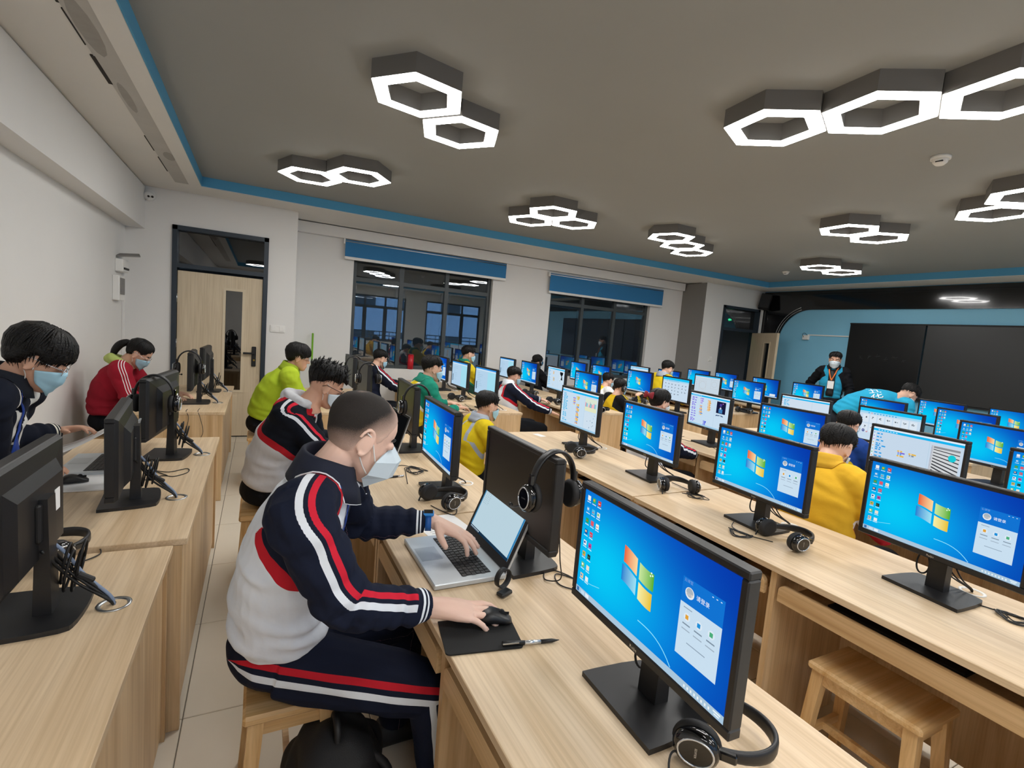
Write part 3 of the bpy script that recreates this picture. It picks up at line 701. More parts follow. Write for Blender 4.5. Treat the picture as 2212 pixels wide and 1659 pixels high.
# ------------------------------------------------------------------ monitors
def monitor_proto():
    t = thing('monitor','x','monitor'); W,Hh=.535,.32; zc=.295
    fr = MB(); b=.017; x0,x1=-.02,.012
    for y0,y1,z0,z1 in ((-W/2,W/2,Hh/2-b,Hh/2),(-W/2,W/2,-Hh/2,-Hh/2+.021),(-W/2,-W/2+b,-Hh/2+.021,Hh/2-b),(W/2-b,W/2,-Hh/2+.021,Hh/2-b)):
        fr.box(((x0+x1)/2,(y0+y1)/2,zc+(z0+z1)/2),(x1-x0,y1-y0,z1-z0),ch=.003)
    hd = fr.build('bezel', M['black'], t)
    bk = MB(); ring=lambda x,w_,h_,dz=0:[(x,-w_/2,zc+dz-h_/2),(x,w_/2,zc+dz-h_/2),(x,w_/2,zc+dz+h_/2),(x,-w_/2,zc+dz+h_/2)]
    bk.loft([ring(.010,W-.004,Hh-.004),ring(.022,W-.02,Hh-.02),ring(.030,.34,.24,-.01),ring(.050,.30,.19,-.015)],smooth=False); h = bk.build('back_cover', M['black'], t)
    MB().box((.053,0,zc-.01),(.012,.1,.1),ch=.004).build('mount_plate', M['blackm'], h)
    MB().box((.052,.1,zc+.01),(.002,.035,.06)).build('rating_label', M['paper'], h)
    MB().loft([[(.035,-.03,.0),(.075,-.03,.0),(.075,.03,.0),(.035,.03,.0)],[(.045,-.028,zc+.03),(.068,-.028,zc+.03),(.068,.028,zc+.03),(.045,.028,zc+.03)]],smooth=False).build('neck', M['black'], t)
    pts=[(-.06,-.125),(-.06,.125)]+[(-.06+.19*math.sin(a)*1.0, .125-.02*(1-math.cos(a))) for a in np.linspace(.2,PI/2,4)]+[(.13+.012*math.cos(b_),.1*math.sin(b_)) for b_ in np.linspace(1.2,-1.2,7)]+[(-.06+.19*math.sin(a), -.125+.02*(1-math.cos(a))) for a in np.linspace(PI/2,.2,4)]
    MB().prism(pts,.0,.013).build('base', M['black'], t)
    V,F=text_mesh('Ruijie'); s=.011
    MB().add([(x0-.0006,-x*s,zc-Hh/2+.0105+y*s) for x,y,_ in V],F).build('brand_lettering', M['silver'], hd)
    return t
_mn=[None]
NAMES = dict(desktop='a blue desktop with a coloured flag logo and login window',desktop_tip='a blue desktop with a small pop-up',desktop_plain='a blue desktop',city='coding blocks and a pink city picture',dark='coding blocks and a dark character picture',zebra='coding blocks and striped zebra lines',figure='coding blocks and a black figure',plain_editor='a pale coding window',thumbs='a pale page of animal thumbnails',dots='a pale page of many small dark marks',sketch='a pale drawing page',doc='a pale blue document',doc2='a light blue document',off='nothing, switched off and black',back='its back to the aisle')
GROM = M['steel']
MON = []
def monitor(r_, seat, x_, y_, yaw, pic, grom=None):
    if _mn[0] is None: t=_mn[0]=monitor_proto()
    else:
        t=copy_tree(_mn[0])
        for c in list(t.children):
            if c.name.startswith('screen'): bpy.data.objects.remove(c)
    z = DZ-(.016 if (r_==0 and y_<2) else 0)
    t.location=(x_+.02,y_,z); t.rotation_euler=(0,0,yaw)
    key = 'off' if pic in ('off','back') else pic
    if key=='off': me=bpy.data.meshes.get('screen_off_mesh') or MB().box((0,0,0),(.001,SW,SH)).mesh('screen_off_mesh',M['offscr'])
    else: me=PICS[pic]
    sc=link('screen',me,t,(-.0155,0,.297))
    t['label']='black monitor in the %s row from the back wall, %s seat from the camera, showing %s'%(ORD[r_],ORD[seat],NAMES[pic]) if pic!='back' else 'black monitor seen from behind on the desks by the back wall, %s from the camera'%ORD[seat]
    if len(t['label'].split())>16: t['label']='monitor, %s row from back wall, %s from camera, %s'%(ORD[r_],ORD[seat],' '.join(NAMES[pic].split()[:7]))
    t['category']='monitor'; t['group']='black desktop monitors'
    MON.append((t,r_,seat)); return t
for a in [(0,0,-.56,1.66,.0,'back'),(0,1,-.52,2.52,.10,'back'),(0,2,-.49,3.27,-.12,'back'),(0,3,-.53,5.12,.04,'back'),(0,4,-.49,5.86,-.04,'back'),
 (1,0,.777,.80,-.034,'desktop'),(1,1,.836,1.54,0,'off'),(1,2,.812,2.363,-.033,'desktop'),(1,3,.88,3.25,-.05,'off'),(1,4,.88,4.82,0,'off'),(1,5,.88,5.61,0,'off'),
 (2,0,2.23,.85,-.10,'desktop'),(2,1,2.16,1.54,-.07,'desktop'),(2,2,2.19,2.345,-.057,'desktop'),(2,3,2.208,3.141,-.032,'city'),(2,4,2.18,4.88,.03,'doc'),(2,5,2.18,5.66,0,'doc2'),(2,6,2.19,6.42,0,'desktop'),
 (3,0,3.55,.84,-.08,'desktop'),(3,1,3.50,1.50,-.15,'zebra'),(3,2,3.60,2.35,0,'desktop'),(3,3,3.55,3.08,-.16,'dark'),(3,4,3.50,4.87,-.05,'desktop'),(3,5,3.50,5.56,-.11,'figure'),(3,6,3.52,6.34,-.05,'desktop'),(3,7,3.50,7.04,-.02,'doc'),
 (4,1,4.93,1.60,-.2,'desktop'),(4,2,4.88,2.31,-.11,'thumbs'),(4,3,4.84,3.04,-.06,'plain_editor'),(4,4,4.82,4.75,-.1,'dots'),(4,5,4.98,5.63,.0,'desktop_plain'),(4,6,4.92,6.48,-.1,'desktop'),(4,7,4.87,7.05,-.1,'desktop_plain'),
 (5,1,6.15,1.52,-.2,'desktop'),(5,2,6.15,2.26,-.22,'desktop'),(5,3,6.15,3.0,-.22,'desktop_plain'),(5,4,6.2,4.74,-.06,'desktop'),(5,5,6.17,5.44,-.06,'sketch'),(5,6,6.11,6.2,-.05,'desktop'),(5,7,6.05,6.86,-.07,'plain_editor'),
 (6,2,7.45,2.3,-.2,'desktop'),(6,3,7.35,2.95,-.25,'desktop_plain'),(6,4,7.5,4.7,-.14,'desktop'),(6,5,7.52,5.43,-.09,'desktop_tip'),(6,6,7.55,6.25,-.12,'desktop'),(6,7,7.45,6.80,-.02,'desktop')]:
    monitor(*a)
for t,r_,seat in MON[:2]:
    for c in t.children:
        if c.name.split('.')[0] in ('bezel','back_cover','screen'): c.location.z -= (.02,.055)[seat]
# ------------------------------------------------------------------ people: builders
def vec(*a): return np.array(a, float)
def unit(v): v = np.array(v, float); return v/(np.linalg.norm(v)+1e-12)
def remesh(mb, voxel, smooth=3, fac=.5):
    me = mb.mesh('tmp', [M['white']]); o = bpy.data.objects.new('tmp', me); COL.objects.link(o)
    bm = bmesh.new(); bm.from_mesh(me); bmesh.ops.recalc_face_normals(bm, faces=bm.faces); bm.to_mesh(me); bm.free()
    r = o.modifiers.new('r', 'REMESH'); r.mode = 'VOXEL'; r.voxel_size = voxel; r.use_smooth_shade = True
    if smooth: s = o.modifiers.new('s', 'SMOOTH'); s.iterations = smooth; s.factor = fac
    dg = bpy.context.evaluated_depsgraph_get(); out = bpy.data.meshes.new_from_object(o.evaluated_get(dg))
    bpy.data.objects.remove(o); bpy.data.meshes.remove(me)
    out.polygons.foreach_set('use_smooth', [True]*len(out.polygons)); return out
def coords(me):
    a = np.empty(len(me.vertices)*3, np.float32); me.vertices.foreach_get('co', a); return a.reshape(-1,3).astype(float)
def setco(me, a): me.vertices.foreach_set('co', a.astype(np.float32).ravel()); me.update()
def setattr3(me, name, a):
    at = me.attributes.new(name, 'FLOAT_VECTOR', 'POINT'); at.data.foreach_set('vector', a.astype(np.float32).ravel())
def setcol(me, a, name='Col'):
    at = me.color_attributes.new(name, 'FLOAT_COLOR', 'POINT'); b = np.ones((len(a),4), np.float32); b[:,:3] = a; at.data.foreach_set('color', b.ravel())
def wrinkle(P, amp, fr, seed=0):
    q = P*fr; s = seed*1.7
    return amp*(np.sin(q[:,0]*1.3+q[:,2]*1.9+s)+np.sin(q[:,1]*1.7-q[:,2]*2.3+1.3*s+np.sin(q[:,0]*1.1))+.6*np.sin(q[:,2]*3.1+q[:,0]*2.2-q[:,1]*1.4+s*2))/2.6
def displace(me, d):
    n = np.empty(len(me.vertices)*3, np.float32); me.vertices.foreach_get('normal', n) if False else me.vertex_normals.foreach_get('vector', n)
    setco(me, coords(me)+n.reshape(-1,3)*d[:,None])
# head sections: z, front, back, half width
HS = np.array([(-.120,.070,.040,.016),(-.112,.084,.028,.030),(-.095,.090,.004,.044),(-.072,.090,-.040,.053),(-.045,.088,-.068,.061),(-.02,.086,-.085,.067),
 (0,.084,-.092,.070),(.02,.088,-.099,.073),(.045,.087,-.102,.076),(.07,.076,-.096,.073),(.09,.057,-.080,.062),(.105,.030,-.055,.042),(.113,.006,-.030,.018)])
def head_sec(z): return [np.interp(z, HS[:,0], HS[:,k]) for k in (1,2,3)]
def head_pt(z, a, off=0.):
    f_, b_, w_ = head_sec(z); cx, ax = (f_+b_)/2, (f_-b_)/2; c, s = math.cos(a), math.sin(a)
    x = cx+(ax+off)*math.copysign(abs(c)**.9, c); y = (w_+off)*math.copysign(abs(s)**.9, s); return vec(x, y, z)
def rot_head(yaw, pitch, roll=0): return np.array(Euler((roll, pitch, yaw), 'XYZ').to_matrix())
def arm_path(S, W, l1, l2, pole):
    d = W-S; L = np.linalg.norm(d); 
    if L > (l1+l2)*.985: k = L/((l1+l2)*.985); l1 *= k; l2 *= k
    a = (l1*l1-l2*l2+L*L)/(2*L); h = math.sqrt(max(0, l1*l1-a*a)); u = d/L; p = np.array(pole, float); p = unit(p-np.dot(p,u)*u)
    return S+u*a+p*h
def ring_e(c, u, v, a, b, n=20, p=1.): return [tuple(c+u*a*math.copysign(abs(math.cos(t))**p, math.cos(t))+v*b*math.copysign(abs(math.sin(t))**p, math.sin(t))) for t in np.linspace(0, 2*PI, n, endpoint=False)]
def hand_mb(mb, W, a, n, side, curls, sc=1., splay=.08, thumb=(.75,.75,-.35), tcurl=.3, n_=8):
    a = unit(a); n = unit(n-np.dot(n,a)*a); t = side*np.cross(n, a)        # t points to the thumb side
    rings = []
    for d, w_, h_, o in ((-.03,.026,.02,0),(0,.027,.021,0),(.025,.035,.019,.003),(.055,.041,.016,.002),(.082,.042,.0125,0),(.092,.038,.008,0)):
        rings.append(ring_e(W+a*d*sc+t*o*sc, t, n, w_*sc, h_*sc, 14, .8))
    mb.loft(rings)
    nails = []
    for i,(lo, fo, L) in enumerate(((.030,.084,.070),(.0105,.089,.078),(-.0095,.085,.072),(-.0285,.076,.056))):
        base = W+(a*fo+t*lo)*sc; c = curls[i]; ang = 0; P = [base-a*.02*sc, base]; d0 = unit(a+t*splay*(1.5-i)); rr = [.0105,.0100]
        for k,(fr,cc) in enumerate(zip((.45,.31,.24), c)):
            ang += cc; d = d0*math.cos(ang)-n*math.sin(ang)
            P.append(P[-1]+d*L*fr*.5*sc); rr.append((.0092,.0084,.0076)[k]); P.append(P[-1]+d*L*fr*.5*sc); rr.append((.0092,.0084,.0066)[k])
        if i == 3: rr = [q*.87 for q in rr]
        mb.tube(P, [q*sc for q in rr], n=n_); mb.ball(P[-1], rr[-1]*sc*1.02, n=n_, k=6)
        nn = n*math.cos(ang)+d0*math.sin(ang); nails.append((P[-1]-d*.002*sc+nn*.0058*sc, d, nn))
    th = unit(a*thumb[0]+t*thumb[1]+n*thumb[2]); b = W+(a*.02+t*.026)*sc; d2 = unit(th+a*tcurl-t*tcurl*.6)
    P = [b-th*.012*sc, b+th*.02*sc, b+th*.042*sc, b+th*.042*sc+d2*.016*sc, b+th*.042*sc+d2*.032*sc]
    mb.tube(P, [q*sc for q in (.014,.0135,.0115,.0105,.0085)], n=n_); mb.ball(P[-1], .0088*sc, n=n_, k=6)
    nails.append((P[-1]+n*.007*sc, d2, n))
    return nails

# jackets: colour zones follow sleeve coordinates stored on the mesh
_jm = {}
def jacket_mat(torso, sleeve=None, band=None, st=(), cuff=None, bw=.012, low=None, rough=.85):
    key = (torso, sleeve, band, tuple(st), cuff, bw, low)
    if key in _jm: return _jm[key]
    m, nt, b = newmat('jacket_cloth'); N = nt.nodes.new; L = nt.links.new
    at = N('ShaderNodeAttribute'); at.attribute_name = 'zone'; sx = N('ShaderNodeSeparateXYZ'); L(at.outputs['Vector'], sx.inputs[0])
    def rng(sock, lo, hi):
        q = N('ShaderNodeMath'); q.operation = 'COMPARE'; L(sock, q.inputs[0]); q.inputs[1].default_value = (lo+hi)/2; q.inputs[2].default_value = (hi-lo)/2; return q.outputs[0]
    def mul(a, c): q = N('ShaderNodeMath'); q.operation = 'MULTIPLY'; L(a, q.inputs[0]); L(c, q.inputs[1]); return q.outputs[0]
    def mix(fac, prev, col):
        q = N('ShaderNodeMixRGB'); L(fac, q.inputs[0]); q.inputs[2].default_value = (*lin(col), 1)
        if isinstance(prev, str): q.inputs[1].default_value = (*lin(prev), 1)
        else: L(prev, q.inputs[1])
        return q.outputs[0]
    X, Y, Z = sx.outputs; cur = torso
    slv = rng(X, 0, 10)
    if sleeve: cur = mix(slv, cur, sleeve)
    for lo, hi, c in st: cur = mix(mul(slv, rng(Y, lo, hi)), cur, c)
    if low:
        cur = mix(rng(Z, 0, low[0]), cur, low[1]); cur = mix(rng(Z, low[0], low[0]+.03), cur, '#e8e4e4')
    if cuff:
        cur = mix(rng(Z, 0, .05), cur, sleeve or torso)
        for lo, hi in ((.012,.017),(.023,.030)): cur = mix(rng(Z, lo, hi), cur, cuff)
    if band: cur = mix(rng(X, -bw, bw), cur, band)
    # cloth weave
    tc = N('ShaderNodeTexCoord'); nz = N('ShaderNodeTexNoise'); nz.inputs['Scale'].default_value = 35; L(tc.outputs['Object'], nz.inputs['Vector'])
    bp = N('ShaderNodeBump'); bp.inputs['Strength'].default_value = .25; bp.inputs['Distance'].default_value = .006; L(nz.outputs['Fac'], bp.inputs['Height']); L(bp.outputs[0], b.inputs['Normal'])
    if isinstance(cur, str): b.inputs['Base Color'].default_value = (*lin(cur), 1)
    else: L(cur, b.inputs['Base Color'])
    b.inputs['Roughness'].default_value = rough; b.inputs['Specular IOR Level'].default_value = .2
    _jm[key] = m; return m
def poly_param(P, path):
    """nearest point on a polyline: distance, arc length, tangent, radial vector"""
    best = np.full(len(P), 1e9); arc = np.zeros(len(P)); tan = np.zeros((len(P),3)); rad = np.zeros((len(P),3)); s0 = 0
    for a, b in zip(path[:-1], path[1:]):
        d = b-a; L = np.linalg.norm(d); u = d/L; t = np.clip((P-a)@u, 0, L); q = a+t[:,None]*u; v = P-q; dist = np.linalg.norm(v, axis=1); k = dist < best
        best[k] = dist[k]; arc[k] = s0+t[k]; tan[k] = u; rad[k] = v[k]; s0 += L
    return best, arc, tan, rad, s0
SKIN = {}
def skin(col):
    if col not in SKIN:
        m, nt, b = newmat('skin'); b.inputs['Base Color'].default_value = (*lin(col), 1); b.inputs['Roughness'].default_value = .5
        b.inputs['Subsurface Weight'].default_value = .0; b.inputs['Specular IOR Level'].default_value = .35
        N = nt.nodes.new; tc = N('ShaderNodeTexCoord'); t = N('ShaderNodeTexNoise'); t.inputs['Scale'].default_value = 14; t.inputs['Detail'].default_value = 5; nt.links.new(tc.outputs['Object'], t.inputs['Vector'])
        mx = N('ShaderNodeMixRGB'); c = lin(col); mx.inputs[1].default_value = (c[0]*.95,c[1]*.86,c[2]*.84,1); mx.inputs[2].default_value = (min(1,c[0]*1.05),min(1,c[1]*1.08),min(1,c[2]*1.08),1)
        nt.links.new(t.outputs['Fac'], mx.inputs[0]); nt.links.new(mx.outputs[0], b.inputs['Base Color']); SKIN[col] = m
    return SKIN[col]
M['hair'] = mat('black_hair', '#0d0b0b', .5, noise=.4, nscale=60, bump=.5, bscale=130, spec=.3)
M['mask_blue'] = mat('mask_blue', '#a9d3e6', .8, noise=.03, nscale=30); M['mask_white'] = mat('mask_white', '#d3e1ea', .8, noise=.02, nscale=30)
M['lens'] = glass('spectacle_lens', (.96,.97,.98), .04); M['eye'] = mat('eye_white', '#e6e2de', .3); M['iris'] = mat('eye_dark', '#17110e', .25)
M['shoe'] = mat('dark_shoe', '#202124', .6); M['nail'] = mat('finger_nail', '#e9c0b2', .35)

def hair_mesh(style, R, H, sc, seed=0):
    """closed shell over the skull that dips under the skin at the hair line"""
    mb = MB(); nz, na = 26, 56; zs = list(np.linspace(-.085, .113, nz)); rn = random.Random(seed)
    T = dict(short=.011, bowl=.022, buzz=.0035, spiky=.020, pony=.013, bow=.013)[style]
    def inside(z, a):
        c = math.cos(a); aa = abs(math.atan2(math.sin(a), c))
        # hair line height by angle from the front
        if style == 'bowl': line = np.interp(aa, (0,.5,.95,1.25,1.5,1.9,PI), (.030,.026,.0,-.012,.018,-.035,-.07))
        elif style == 'buzz': line = np.interp(aa, (0,.5,.9,1.2,1.45,1.9,PI), (.068,.062,.035,-.012,.006,-.05,-.082))
        elif style in ('pony','bow'): line = np.interp(aa, (0,.5,.95,1.2,1.5,1.9,PI), (.068,.060,.030,.005,.022,-.03,-.065))
        elif style == 'spiky': line = np.interp(aa, (0,.5,.9,1.15,1.45,1.9,PI), (.060,.052,.040,.030,.036,.005,-.035))
        else: line = np.interp(aa, (0,.5,.9,1.15,1.45,1.9,PI), (.058,.052,.036,.008,.034,-.002,-.042))
        return z-line
    rings = []
    for z in zs:
        r = []
        for j in range(na):
            a = 2*PI*j/na; d = inside(z, a); e = min(1, max(0, d/(.045 if style in ('short','spiky') else .022))); e = e*e*(3-2*e)
            t = T*e*(1.0 if style != 'buzz' else 1)
            if style in ('short','spiky'): t *= .30+.95*min(1, max(0, (z+.01)/.08))
            if style in ('short','spiky','bowl'): t += e*.0015*math.sin(9*a+z*50)
            off = t-(.005 if e < .02 else .0015 if e < .3 else 0); p = head_pt(z, a, off); 
            if z > .06: p = p+vec(0,0,t*min(1,(z-.06)/.05)*.9)
            r.append(tuple(H+R@(p*sc)))
        rings.append(r)
    top = H+R@(vec(-.012,0,.113+T*.95+(.004 if style!='buzz' else 0))*sc)
    mb.loft(rings, cap=False); o = len(mb.v); mb.v.append(tuple(top)); base = (nz-1)*na
    for j in range(na): mb.f.append((base+j, base+(j+1)%na, o)); mb.m.append(0); mb.sm.append(True); mb.c.append(None)
    if style == 'spiky':
        for k in range(150):
            a = rn.uniform(0, 2*PI); z = rn.uniform(.05,.113); p = head_pt(z, a, .012); 
            n = unit(vec(p[0]*.4-.05, p[1]*.7, .12)); d = unit(n+vec(rn.uniform(-.5,.2),rn.uniform(-.3,.3),rn.uniform(-.1,.4)))
            L = rn.uniform(.028,.06); q = H+R@((p+vec(0,0,.006))*sc); mb.tube([q, q+R@(d*L*.5*sc), q+R@((d+vec(.25,0,-.1))*L*sc)], [.008,.005,.0006], n=5)
        for k in range(26):
            y = rn.uniform(-.06,.06); p = vec(.075-abs(y)*.25, y, .085); q = H+R@(p*sc); d = unit(vec(.8,y*2,-.25+rn.uniform(-.3,.2)))
            mb.tube([q, q+R@(d*.022*sc), q+R@(d*.032*sc+vec(0,0,-.018)*sc)], [.011,.008,.0008], n=5)
    if style == 'short':
        for k in range(110):
            a = rn.uniform(0, 2*PI); z = rn.uniform(.045,.113); p = head_pt(z, a, .006); n = unit(vec(p[0]*.8+.02, p[1]*.8, .07)); d = unit(n+vec(rn.uniform(-.1,.5),rn.uniform(-.3,.3),0)); q = H+R@((p+vec(0,0,.006*min(1,max(0,(z-.06)/.05))))*sc); L = rn.uniform(.010,.022)
            mb.tube([q, q+R@(d*L*.6*sc), q+R@((d+vec(.2,0,0))*L*sc)], [.005,.0035,.0004], n=5)
    if style != 'buzz':
        for k in range(70 if style == 'spiky' else 170):
            a = rn.uniform(0, 2*PI); c = abs(math.atan2(math.sin(a), math.cos(a)))
            z1 = next((z for z in np.linspace(.10,-.085,40) if inside(z, a) < .004), -.08)-rn.uniform(-.012,.010)
            if style in ('pony','bow'): z1 += .008
            P = []; m_ = 6; tw = rn.uniform(-.25,.25)
            for i in range(m_+1):
                f_ = i/m_; z = .112+(z1-.112)*f_**1.25; lift = T*(.30+.95*min(1,max(0,(z+.01)/.08)) if style in ('short','spiky') else 1)
                p = head_pt(z, a+tw*f_, lift*(1-(.92 if style == 'short' else .55)*f_**3)+.0012)
                if z > .06: p = p+vec(0,0,lift*min(1,(z-.06)/.05)*.9)
                P.append(H+R@(p*sc))
            mb.tube(P, [.006,.0062,.006,.0052,.0042,.0028,.0006] if style != 'short' else [.006,.006,.0054,.0044,.0032,.002,.0004], n=5)
    if style == 'pony':
        P = spline([H+R@(vec(*p)*sc) for p in ((-.095,0,.03),(-.125,0,.025),(-.15,0,-.02),(-.15,0,-.08),(-.135,0,-.13))],4); mb.tube(P, [.02+.012*math.sin(PI*i/(len(P)-1)) if i < len(P)-1 else .004 for i in range(len(P))], n=10)
    if style == 'bow': mb.ball(H+R@(vec(-.105,0,.035)*sc), .04*sc, n=14, k=9)
    return mb

def make_mask(R, H, sc, kind='blue'):
    mb = MB(); na, nz = 22, 9; rings = []
    for i in range(nz+1):
        t = i/nz; r = []
        for j in range(na+1):
            ph = -1.42+2.84*j/na; k = math.cos(ph/1.42*PI/2); zt = -.006*k-.034*(1-k); zb = -.122*k-.082*(1-k); z = zt+(zb-zt)*t
            bulge = (.010+.016*k**2*math.sin(PI*min(1,t*1.15+.18))) if kind == 'surg' else .004+k**1.5*(.012+.038*math.sin(PI*min(1,max(0,.12+t*.88)))**1.2)
            if kind == 'surg': bulge += .0016*math.sin(t*PI*6)*k
            r.append(tuple(H+R@(head_pt(max(z,-.112), ph, bulge)*sc+vec(0,0,(z-max(z,-.112)))*sc)))
        rings.append(r)
    mb.loft(rings, cap=False, closed=False); return mb
def side_y(x, z):
    f_, b_, w_ = head_sec(z); cx, ax = (f_+b_)/2, (f_-b_)/2; q = min(1, abs((x-cx)/ax)); return w_*(1-q**(2/.9))**.45
def make_boatmask(R, H, sc):
    """folded respirator: nose panel, beak panel, chin panel"""
    mb = MB(); L = lambda *p: tuple(H+R@(vec(*p)*sc)); 
    for s in (1,-1):
        A = [L(.092,0,.012),L(.088,s*.022,-.004),L(.060,s*.060,-.026)]                     # upper rim on the nose
        B = [L(.142,0,-.026),L(.122,s*.030,-.035),L(.047,s*.0735,-.048)]                   # upper fold
        C = [L(.140,0,-.078),L(.116,s*.032,-.084),L(.042,s*.0735,-.086)]                   # lower fold
        D = [L(.072,0,-.132),L(.062,s*.034,-.126),L(.036,s*.062,-.102)]                    # chin rim
        o = len(mb.v)
        mb.add(A+B+C+D, [f_ for r in range(3) for c in range(2) for f_ in [(r*3+c,r*3+c+1,r*3+c+4,r*3+c+3)]], 0, False)
    return mb
def headset_geo():
    """worn or lying headset in local axes: band in the YZ plane, cups at +-Y, opening down"""
    g = {}
    A = [(0,.085*math.cos(a),.02+.105*math.sin(a)) for a in np.linspace(-.1,PI+.1,24)]
    b = MB(); rings=[]
    for i,p in enumerate(A):
        a=-.1+(PI+.2)*i/23; n=np.array([0,math.cos(a),math.sin(a)]); u=np.array([1.,0,0]); k=.6+.4*math.sin(PI*i/23)
        rings.append(ring_e(np.array(p),u,n,.017*k,.006,10,.7))
    b.loft(rings); g['headband']=b
    for s,nm in ((1,'ear_cup'),(-1,'ear_cup')):
        c=np.array([0,s*.086,-.022]); cup=MB()
        cup.loft([ring_e(c+np.array([0,s*d,0]),np.array([1.,0,0]),np.array([0,0,1.]),a_,b_,22) for d,a_,b_ in ((.0,.034,.041),(.01,.039,.046),(.022,.036,.043),(.028,.028,.035))])
        cup.box(c+np.array([0,s*.004,.055]),(.02,.014,.04),ch=.003)
        cu=MB(); cu.loft([ring_e(c+np.array([0,-s*d,0]),np.array([1.,0,0]),np.array([0,0,1.]),a_,b_,22) for d,a_,b_ in ((-.002,.037,.044),(.008,.041,.048),(.018,.038,.045),(.022,.028,.035))])
        rg=MB(); rg.tube([tuple(c+np.array([.027*math.cos(t),s*.0285,.034*math.sin(t)])) for t in np.linspace(0,2*PI,25)],.0022,n=6)
        g['cup%d'%s]=(cup,cu,rg,c)
    m=MB(); m.tube(spline([(.02,.105,-.05),(.06,.10,-.07),(.10,.085,-.085),(.125,.07,-.09)],5),.0035,n=6); m.ball((.13,.068,-.09),(.012,.007,.008),n=8,k=6); g['mic']=m
    return g
_HG = headset_geo(); _hs=[None]
def headset(label, loc, eul, sc=1., mic=True, group='black headsets'):
    if _hs[0] is None:
        t=thing('headset',label,'headset'); _HG['headband'].build('headband',M['black'],t)
        for s in (1,-1):
            cup,cu,rg,c=_HG['cup%d'%s]; o=cup.build('ear_cup',M['gloss'],t); cu.build('ear_cushion',M['rubber'],o); rg.build('silver_ring',M['silver'],o)
            V,F=text_mesh('EDIFIER'); q=.0062
            MB().add([(s*-x*q if s>0 else x*q, c[1]+s*.0287, c[2]+y*q) for x,y,_ in V],F).build('lettering',M['silver'],o)
        _HG['mic'].build('microphone',M['black'],t); _hs[0]=t
    else: t=copy_tree(_hs[0])
    t['label']=label; t['group']=group; t.location=loc; t.rotation_euler=eul; t.scale=(sc,)*3
    return t

